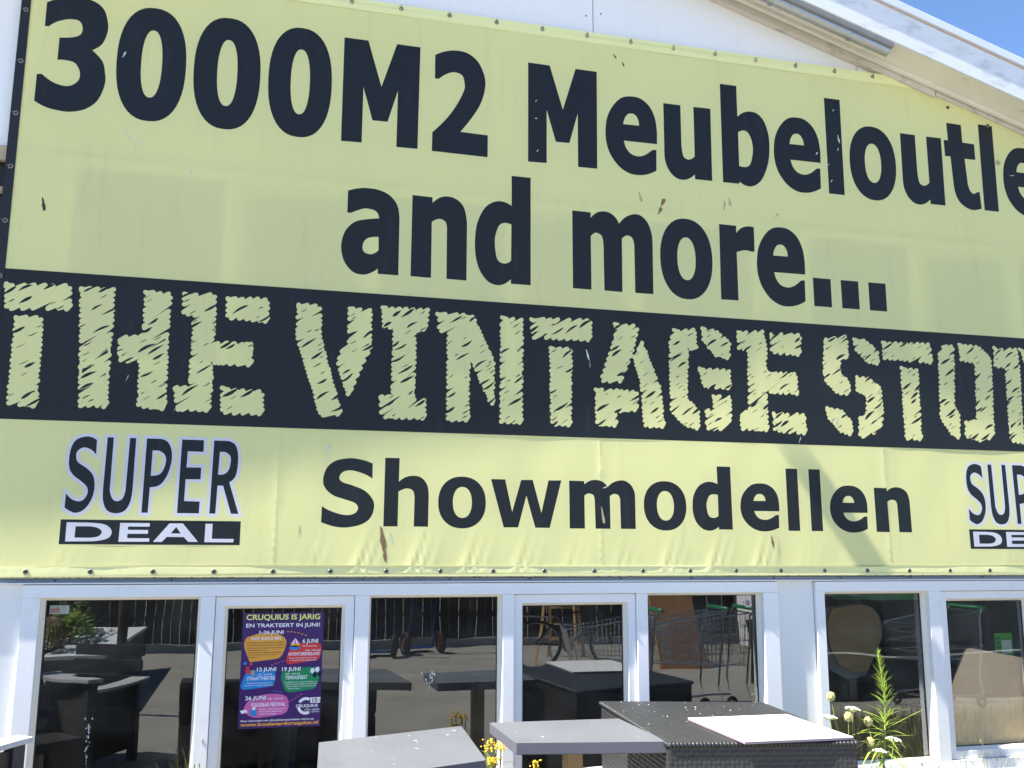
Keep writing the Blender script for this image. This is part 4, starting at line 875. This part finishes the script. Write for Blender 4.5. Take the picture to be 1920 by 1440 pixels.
def tansy(base, h, nst, label, spread=.07):
    W = empty('button_flower', (*base,0)); tag(W, label, 'plant', 'yellow button flowers between the tables')
    for k in range(nst):
        a = k*2.4; d = spread*math.sqrt(k/nst); x, y = d*math.cos(a), d*math.sin(a); z = h*rk.uniform(.82,1)
        q = MB(); q.tube([(x*.2,y*.2,0),(x*.7,y*.7,z*.6),(x,y,z)], .003, 5); q.build('stem', STEM, W)
        f = MB()
        for i in range(13): f.ball((x+rk.gauss(0,.014), y+rk.gauss(0,.014), z+rk.uniform(-.014,.018)), rk.uniform(.005,.0075), 7, 4, (1,1,.7))
        tag(f.build('flower_head', TANSY, W, smooth=True), kind='stuff')
        for i in range(16): t = .35+.6*i/16; leaf(LV2[i % 2], W, (x*t,y*t,z*t), i*2.4, rk.uniform(.2,.8), rk.uniform(.04,.08))
tansy((1.255,-.42), .59, 9, 'clump of yellow button flowers between the two grey tables', .055); tansy((1.52,-.34), .47, 3, 'small yellow button flower sprig under the square grey table', .03)
# dry grass and weeds along the foot of the wall
gm = MB()
def blade(x, y, h, lean, az, wd):
    n = 5; vs = []; dx, dy = math.cos(az), math.sin(az)
    for i in range(n+1):
        t = i/n; l = lean*t*t; hw = wd*(1-t*.9); vs += [(x+dx*l-dy*hw, y+dy*l+dx*hw, h*(t-.15*lean*t*t)), (x+dx*l+dy*hw, y+dy*l-dx*hw, h*(t-.15*lean*t*t))]
    gm.add(vs, [(2*i,2*i+1,2*i+3,2*i+2) for i in range(n)])
    if rk.random() < .10: gm.ball((x+dx*lean, y+dy*lean, h*(1-.15*lean)), .0035, 5, 4, (1,1,4))
for x0, x1, n, hm in ((-1.6,-.6,200,.30),(-.50,-.15,90,.64),(-.1,.5,110,.44),(.6,1.5,240,.34),(1.5,3.2,260,.30),(3.2,4.3,220,.36),(4.3,6,420,.42)):
    for _ in range(n): gm.k = 0 if rk.random() < .55 else 1; blade(rk.uniform(x0,x1), rk.uniform(-.30,-.06), hm*rk.uniform(.35,1)**1.2, rk.uniform(.02,.22), rk.uniform(0,6.283), rk.uniform(.0015,.003))
tag(gm.build('grass', [DRY, OLIVE]), 'dry grass and weeds along the foot of the shop wall', 'grass', kind='stuff')

# ------------------------------------------------------------------ yard behind the camera, seen mirrored in the panes
CONC = mat('grey_planter_render', (.13,.15,.16), .7, .12, 4, .15, 30); RIM = mat('white_planter_rim', (.74,.77,.76), .6, .06, 6)
pl_ = empty('planter', (-2.45,-6.6,0)); tag(pl_, 'long grey planter with white rim mirrored in the leftmost window', 'planter')
q = MB(); q.box(-1.0,1.0,-1.8,1.8,0,.51); q.build('trough', CONC, pl_, bevel=.01)
q = MB(); q.box(-1.02,1.02,-1.82,-1.6,.512,.55); q.box(-1.02,1.02,1.6,1.82,.512,.55); q.box(-1.02,-.8,-1.598,1.598,.512,.55); q.box(.8,1.02,-1.598,1.598,.512,.55); q.build('rim', RIM, pl_)
pb = MB(); rk = random.Random(9)
for _ in range(260): pb.ball((rk.uniform(-.8,.8), rk.uniform(-1.6,1.6), .535), rk.uniform(.02,.05), 6, 4, (1,1,.6))
tag(pb.build('pebbles', RIM, pl_), kind='stuff')
def shrub(loc, r, label, m_=OLIVE, n=420):
    W = empty('shrub', loc); tag(W, label, 'shrub', 'shrubs in the planter'); q = MB()
    for _ in range(n):
        d = Vector((rk.gauss(0,1), rk.gauss(0,1), rk.gauss(0,1))).normalized()*r*rk.uniform(.5,1.05); d.z = abs(d.z)*1.1+.05; a = rk.uniform(0,6.28); L = .05
        u = Vector((math.cos(a), math.sin(a), rk.uniform(-.5,.5)))*L; v = Vector((-math.sin(a), math.cos(a), rk.uniform(-.5,.5)))*L*.4
        q.add([d-u, d+v, d+u, d-v], [(0,1,2,3)])
    tag(q.build('crown', m_, W), kind='stuff'); q = MB(); q.tube([(0,0,0),(.02,.01,r*.8)], .02, 6, .008); q.build('trunk', BRZ, W)
shrub((-2.6,-5.5,.54), .32, 'dark round shrub at the near end of the grey planter'); shrub((-2.0,-6.3,.54), .30, 'pale green shrub in the middle of the grey planter', GREEN); shrub((-2.2,-7.5,.54), .34, 'dark shrub at the far end of the grey planter')
WIRE = mat('wicker_ball', (.22,.17,.11), .7, .3, 20)
for i, (x, y, r, lb) in enumerate(((-2.05,-5.35,.17,'small'),(-2.75,-6.2,.24,'large'))):
    W = empty('wicker_ball', (x,y,.55+r)); tag(W, lb+' ribbed wicker ball standing in the grey planter', 'ornament', 'wicker balls in the planter'); 
    for k in range(14):
        a = k*math.pi/14; q = MB(); q.ring((0,0,0), (math.cos(a), math.sin(a), 0), r, .007, 22, 5); q.build('hoop', WIRE, W)
WD = mat('brown_timber', (.06,.04,.03), .7, .3, 10, .2, 40, stretch=(3,3,.4))
for x, y, h, lb in ((-1.25,-4.55,1.9,'brown timber post nearest the planter corner'),(-.62,-6.9,1.9,'brown timber post beyond the planter')):
    W = empty('timber_post', (x,y,0)); tag(W, lb, 'post', 'timber posts in the yard'); q = MB(); q.tube([(0,0,0),(.01,0,h)], .045, 10, .04); q.build('pole', WD, W); q = MB(); q.ring((0,0,.62), (0,0,1), .05, .016, 16); q.build('collar', SEAL, W)
# fence at the far side of the yard
fe = empty('timber_fence', (2,-10.4,0)); tag(fe, 'dark close-boarded timber fence across the yard behind the viewer', 'fence')
FB = mat('dark_fence_board', (.045,.042,.04), .8, .4, 6, .3, 40, stretch=(4,4,.4)); q = MB(); q.box(-.071,.071,-.012,.012,.12,1.95); fb = q.build('board', FB, fe, bevel=.003)
for i in range(130):
    o = fb if i == 0 else fb.copy()
    if i: COL.objects.link(o); o.parent = fe
    o.location = (-9+i*.15, .02*(i % 2), 0)
for i in range(9): q = MB(); q.box(-9.1+i*2.4,-9.0+i*2.4,-.14,-.03,0,2.0); q.build('post', FB, fe)
q = MB(); q.box(-9,10.5,-.06,.06,0,.11); q.build('kick_board', mat('pale_concrete_edge', (.4,.39,.36), .8, .2, 5), fe)
for z in (.5,1.6): q = MB(); q.box(-9,10.5,-.045,-.014,z,z+.07); q.build('rail', FB, fe)
# blue hand trucks
BLU = mat('blue_tube_paint', (.015,.04,.17), .4, .1, 10); TYR = mat('black_rubber', (.015,.015,.016), .7, .2, 20); RED = mat('dark_hub', (.10,.03,.03), .5)
def truck(x, y, rz, lb):
    W = empty('hand_truck', (x,y,0), rz); tag(W, lb, 'hand truck', 'blue hand trucks in the yard')
    q = MB()
    for s in (-.2,.2): q.tube([(s,0,.08),(s,.12,.7),(s,.2,1.15),(s*.7,.3,1.28)], .015, 8)
    for z, y_ in ((.35,.05),(.7,.12),(1.05,.185)): q.tube([(-.2,y_,z),(.2,y_,z)], .012, 6)
    q.tube([(-.14,.3,1.28),(.14,.3,1.28)], .015, 8); q.build('frame', BLU, W)
    q = MB(); q.box(-.2,.2,-.28,0,.05,.06); q.build('toe_plate', BLU, W)
    for s in (-.27,.27):
        q = MB(); q.ring((s,.1,.16), (1,0,0), .12, .04, 20, 8); q.build('tyre', TYR, W, smooth=True); q = MB(); q.tube([(s-.03,.1,.16),(s+.03,.1,.16)], .07, 12); q.build('hub', RED, W)
truck(1.85,-9.3,R(20),'blue hand truck on the left of the pair before the fence'); truck(2.5,-9.5,R(-15),'blue hand truck on the right of the pair before the fence')
# bicycle
bk = empty('bicycle', (4.15,-6.9,0), R(12)); tag(bk, 'black bicycle on its stand mirrored in the centre window', 'bicycle')
for x in (-.52,.52):
    q = MB(); q.ring((x,0,.34), (0,1,0), .32, .018, 32, 6); q.build('tyre', TYR, bk, smooth=True); q = MB(); q.ring((x,0,.34), (0,1,0), .295, .008, 32, 5)
    for k in range(14): a = k*math.pi/7; q.tube([(x,.0,.34),(x+.295*math.cos(a),.0,.34+.295*math.sin(a))], .0015, 4)
    q.build('rim', STEEL, bk)
BKF = mat('black_bike_paint', (.012,.012,.014), .25, .1, 10); q = MB()
for a, c in (((-.52,0,.34),(-.1,0,.3)),((-.52,0,.34),(-.2,0,.78)),((-.1,0,.3),(-.23,0,.86)),((-.1,0,.3),(.36,0,.72)),((-.2,0,.78),(.34,0,.82)),((.52,0,.34),(.33,0,.95))): q.tube([a, c], .016, 8)
q.build('frame', BKF, bk); q = MB(); q.tube([(.22,-.28,1.02),(.33,-.1,.98),(.33,.1,.98),(.22,.28,1.02)], .012, 8); q.build('handlebar', STEEL, bk); q = MB(); q.hexa([(-.36,-.09,.88),(-.08,-.025,.88),(-.08,.025,.88),(-.36,.09,.88),(-.36,-.08,.93),(-.08,-.02,.91),(-.08,.02,.91),(-.36,.08,.93)]); q.build('saddle', TYR, bk, bevel=.01)
q = MB(); q.tube([(-.1,-.02,.3),(-.1,.02,.3)], .09, 16); q.build('chainring', STEEL, bk); q = MB(); q.box(-.75,-.3,-.06,.06,.72,.735); q.build('rack', STEEL, bk); q = MB(); q.tube([(-.35,.03,.3),(-.3,.2,0)], .01, 6); q.build('stand', STEEL, bk)
# stepladder
PINE = mat('pine_wood', (.55,.34,.14), .6, .2, 8, stretch=(3,3,.4)); ld = empty('stepladder', (4.5,-8.4,0), R(25)); tag(ld, 'wooden stepladder standing open behind the black bicycle', 'ladder')
for s in (-1,1):
    q = MB(); q.hexa([(s*.26-.02,-.03,0),(s*.26+.02,-.03,0),(s*.26+.02,.03,0),(s*.26-.02,.03,0),(s*.18-.02,.42,1.7),(s*.18+.02,.42,1.7),(s*.18+.02,.48,1.7),(s*.18-.02,.48,1.7)]); q.build('rail', PINE, ld)
    q = MB(); q.hexa([(s*.28-.015,.98,0),(s*.28+.015,.98,0),(s*.28+.015,1.02,0),(s*.28-.015,1.02,0),(s*.18-.015,.5,1.65),(s*.18+.015,.5,1.65),(s*.18+.015,.54,1.65),(s*.18-.015,.54,1.65)]); q.build('rear_rail', PINE, ld)
for k in range(6): z = .25+k*.26; y = .45*z/1.7; q = MB(); q.box(-.25+.045*z,.25-.045*z,y-.06,y+.06,z,z+.025); q.build('tread', PINE, ld)
# shopping carts with green handles
GRN = mat('green_handle_plastic', (.01,.20,.06), .35, .05, 10); CHR = mat('bright_wire', (.62,.63,.65), .2, .05, 10, metal=1)
def cart(x, y, rz, lb):
    W = empty('shopping_cart', (x,y,0), rz); tag(W, lb, 'shopping cart', 'green-handled shopping carts in the yard')
    B0 = [(-.06,-.25,.98),(-.06,.25,.98),(-.92,.19,.86),(-.92,-.19,.86)]; B1 = [(-.10,-.21,.48),(-.10,.21,.48),(-.84,.14,.52),(-.84,-.14,.52)]
    q = MB(); A = [Vector(p) for p in B0]; Bv = [Vector(p) for p in B1]
    for i in range(4):
        n = 12 if i % 2 == 0 else 18
        for k in range(n): t = k/n; q.tube([A[i].lerp(A[(i+1) % 4], t), Bv[i].lerp(Bv[(i+1) % 4], t)], .0028, 4, cap=False)
        for t in (.0,.25,.5,.75,1): a, c = A[i].lerp(Bv[i], t), A[(i+1) % 4].lerp(Bv[(i+1) % 4], t); q.tube([a, c], .004 if t else .007, 5, cap=False)
    for k in range(12): t = k/12; q.tube([Bv[0].lerp(Bv[3], t), Bv[1].lerp(Bv[2], t)], .003, 4, cap=False)
    q.build('basket', CHR, W)
    q = MB()
    for s in (-1,1): q.tube([(0,s*.25,1.02),(-.06,s*.25,.95),(-.12,s*.24,.3),(-.08,s*.25,.14),(-.8,s*.2,.14)], .011, 7)
    q.tube([(-.8,-.2,.14),(-.8,.2,.14)], .011, 7); q.build('chassis', CHR, W)
    q = MB(); q.tube([(0,-.27,1.02),(0,.27,1.02)], .019, 12); q.build('handle', GRN, W, smooth=True)
    for a, s in ((-.08,1),(-.08,-1),(-.78,1),(-.78,-1)): q = MB(); q.ring((a,s*.21,.065), (0,1,0), .045, .02, 14, 6); q.build('wheel', TYR, W, smooth=True)
for x, y, rz, lb in ((3.80,-3.3,8,'green-handled shopping cart standing alone nearest the viewer'),(4.52,-3.38,3,'green-handled shopping cart in front of the nested pair'),(4.84,-3.40,3,'green-handled shopping cart nested behind another'),(7.4,-3.3,-4,'green-handled shopping cart farthest along the wall')): cart(x, y, R(rz), lb)
# rough grass along the right of the yard
gy = MB(); rk = random.Random(31)
for _ in range(5200):
    x, y = rk.uniform(4.3,10), rk.uniform(-2.7,-.35); h_ = rk.uniform(.05,.22)*(1.6 if rk.random() < .06 else 1); a = rk.uniform(0,6.283); l = rk.uniform(.01,.09); dx, dy = math.cos(a), math.sin(a); wd = .004
    gy.k = 0 if rk.random() < .45 else 1
    gy.add([(x-dy*wd,y+dx*wd,0),(x+dy*wd,y-dx*wd,0),(x+dx*l*.4+dy*wd*.7,y+dy*l*.4-dx*wd*.7,h_*.6),(x+dx*l*.4-dy*wd*.7,y+dy*l*.4+dx*wd*.7,h_*.6),(x+dx*l,y+dy*l,h_)], [(0,1,2,3),(3,2,4)])
tag(gy.build('rough_grass', [DRY, OLIVE]), 'rough dry grass over the ground beyond the tall weed', 'grass', kind='stuff')
sg = MB(); sg.add([(4.3+5.8*i/14+.1*rk.uniform(-1,1), -2.75-.2*rk.random(), .004) for i in range(15)]+[(10.1,-.3,.004),(4.3,-.3,.004)], [tuple(range(17))]); tag(sg.build('soil', mat('dark_soil', (.075,.065,.045), .95, .5, 9, .6, 60)), kind='structure')
# stack of garden furniture under a black sheet, mirrored in the right-hand windows
cs_ = empty('covered_stack', (7.3,-4.4,0), R(4)); tag(cs_, 'garden furniture stacked under a sagging black cover by the carts', 'furniture stack'); q = MB(); n1, n2 = 26, 14; vs = []
for i in range(n1+1):
    for j in range(n2+1):
        u, v = i/n1*2-1, j/n2*2-1; e = max(abs(u), abs(v)); top_ = 1.08+.10*math.sin(3*u+1)*math.cos(2*v)+.05*math.sin(9*u)
        k_ = 1 if e < .8 else (1-(e-.8)/.2*.98); fl_ = 1 if e < .8 else 1+.05*math.sin(14*(u+v))
        sx_, sy_ = (min(1, abs(u)/.8)*math.copysign(1,u)*1.5*fl_, min(1, abs(v)/.8)*math.copysign(1,v)*.6*fl_); vs.append((sx_, sy_, max(.02, top_*k_)))
q.add(vs, [(i*(n2+1)+j, (i+1)*(n2+1)+j, (i+1)*(n2+1)+j+1, i*(n2+1)+j+1) for i in range(n1) for j in range(n2)]); q.build('cover', mat('black_tarpaulin', (.02,.022,.022), .5, .3, 5, .2, 20), cs_, smooth=True)
q = MB()
for x in (-1.3,0,1.3): q.box(x-.03,x+.03,-.5,.5,.01,.9)
q.build('frame', DKM, cs_); q = MB(); q.tube([(-1.56,.62,.5),(0,.66,.46),(1.56,.62,.5)], .012, 6); q.build('rope', RIM, cs_)
# orange board and white pallet box leaning in the yard
ob = empty('orange_board', (5.75,-6.9,0), R(-6)); tag(ob, 'leaning orange board mirrored above the shopping carts', 'board')
q = MB(); q.hexa([(-.38,.0,0),(.38,.0,0),(.38,.03,0),(-.38,.03,0),(-.30,-.55,1.25),(.30,-.55,1.25),(.30,-.52,1.25),(-.30,-.52,1.25)]); q.build('panel', mat('orange_board_paint', (.42,.20,.08), .6, .12, 4), ob, bevel=.004)
q = MB(); q.tube([(0,-.5,1.1),(0,-1.1,0)], .02, 8); q.build('prop', WD, ob)
wv = empty('white_shed', (9.6,-7.2,0)); tag(wv, 'white ribbed garden shed mirrored in the right-hand windows', 'shed')
SHW = mat('white_shed_sheet', (.80,.80,.80), .5, .05, 5)
for i in range(12): q = MB(); x = -1.6+i*.27; q.box(x,x+.262,-.02,.02,.1,2.1); q.build('cladding_board', SHW, wv, bevel=.006)
q = MB(); q.box(-1.6,1.64,-2.4,-.022,.05,2.1); q.build('body', SHW, wv); q = MB(); q.hexa([(-1.75,-2.6,2.25),(1.8,-2.6,2.25),(1.8,.2,2.12),(-1.75,.2,2.12),(-1.75,-2.6,2.31),(1.8,-2.6,2.31),(1.8,.2,2.18),(-1.75,.2,2.18)]); q.build('roof', ROOF, wv)
q = MB(); q.box(-.4,.4,.022,.05,.1,1.95); q.build('door', RIM, wv)

# ------------------------------------------------------------------ behind the glass
pw = empty('plywood_sheet', (4.85,.10,.3)); tag(pw, 'bare plywood sheet leaning inside the far right window', 'board')
pts = [(4.47,.30),(5.22,.30),(5.19,.868),(5.13,.878),(4.69,.957),(4.645,.952),(4.49,.69)]
q = MB(); xz(q, [(p[0]-4.85, p[1]-.3) for p in pts], -.02, -.004); q.build('sheet', mat('bare_plywood', (.92,.63,.38), .7, .1, 3, .05, 30, stretch=(1,1,5), dirt=((.80,.53,.31), 4, .6, .5, (1,1,3))), pw, bevel=.002)
q = MB(); q.box(-.2,-.12,.0,.03,-.28,.5); q.build('prop', WD, pw)
gp = empty('green_leaflet', (5.14,.30,.94)); tag(gp, 'small bright green leaflet behind the far right window', 'leaflet')
q = MB(); q.box(-.075,.075,0,.002,-.09,.09); q.build('paper', mat('leaflet_green', (.10,.42,.06), .5, .1, 20), gp); q = MB(); q.box(-.02,.06,-.001,-.0002,-.05,.04); q.build('print', mat('leaflet_white', (.8,.8,.7), .5, .1, 20), gp)
for k in range(4): q = MB(); q.box(-.06,-.03,-.001,-.0002,.05-.03*k,.06-.03*k); q.build('print', mat('leaflet_dark', (.03,.12,.03), .5), gp)
bd = empty('brown_backboard', (4.07,.5,.02)); tag(bd, 'brown rounded backboard standing inside behind the tall weed', 'board')
o_ = [(-.16,1.18,1),(.10,1.20),(.21,1.13,1),(.225,1.0),(.15,.84,1),(.10,.76,1),(-.02,.745,1),(-.13,.80,1),(-.19,.93),(-.205,1.08,1)]
q = MB(); xz(q, ccw(spline(o_, 6)), 0, .02); q.build('panel', mat('brown_cardboard', (.22,.155,.08), .8, .15, 4), bd); q = MB(); xz(q, ccw(spline([(t_[0]*1.16-.03, .97+(t_[1]-.97)*1.12-.02, *t_[2:]) for t_ in o_], 6)), .021, .035); q.build('border', mat('grey_backing', (.10,.115,.12), .7, .1, 5), bd); q = MB(); q.box(-.03,.03,.04,.07,.0,.9); q.build('stand', WD, bd)
gt = empty('green_shelf', (4.9,.9,0)); tag(gt, 'dark shelf with a green canopy strip inside the far right window', 'shelf')
q = MB(); q.hexa([(-.7,-.02,1.24),(.7,-.02,1.22),(.7,.3,1.3),(-.7,.3,1.32),(-.7,-.02,1.36),(.7,-.02,1.33),(.7,.3,1.4),(-.7,.3,1.42)]); q.build('canopy', mat('green_canopy', (.03,.36,.10), .5, .2, 6), gt)
for x in (-.66,.62): q = MB(); q.box(x,x+.04,.05,.09,.02,1.25); q.build('upright', DKM, gt)
for z in (.45,.85): q = MB(); q.box(-.619,.619,.05,.4,z,z+.03); q.build('shelf_board', DKM, gt)
it_ = empty('indoor_table', (1.0,1.6,.02)); tag(it_, 'dark table standing indoors behind the middle windows', 'table')
q = MB(); q.box(-.8,.8,-.4,.4,.70,.74); q.build('tabletop', DKM, it_, bevel=.005)
for x in (-.74,.70):
    for y in (-.36,.32): q = MB(); q.box(x,x+.05,y,y+.05,0,.699); q.build('leg', DKM, it_)
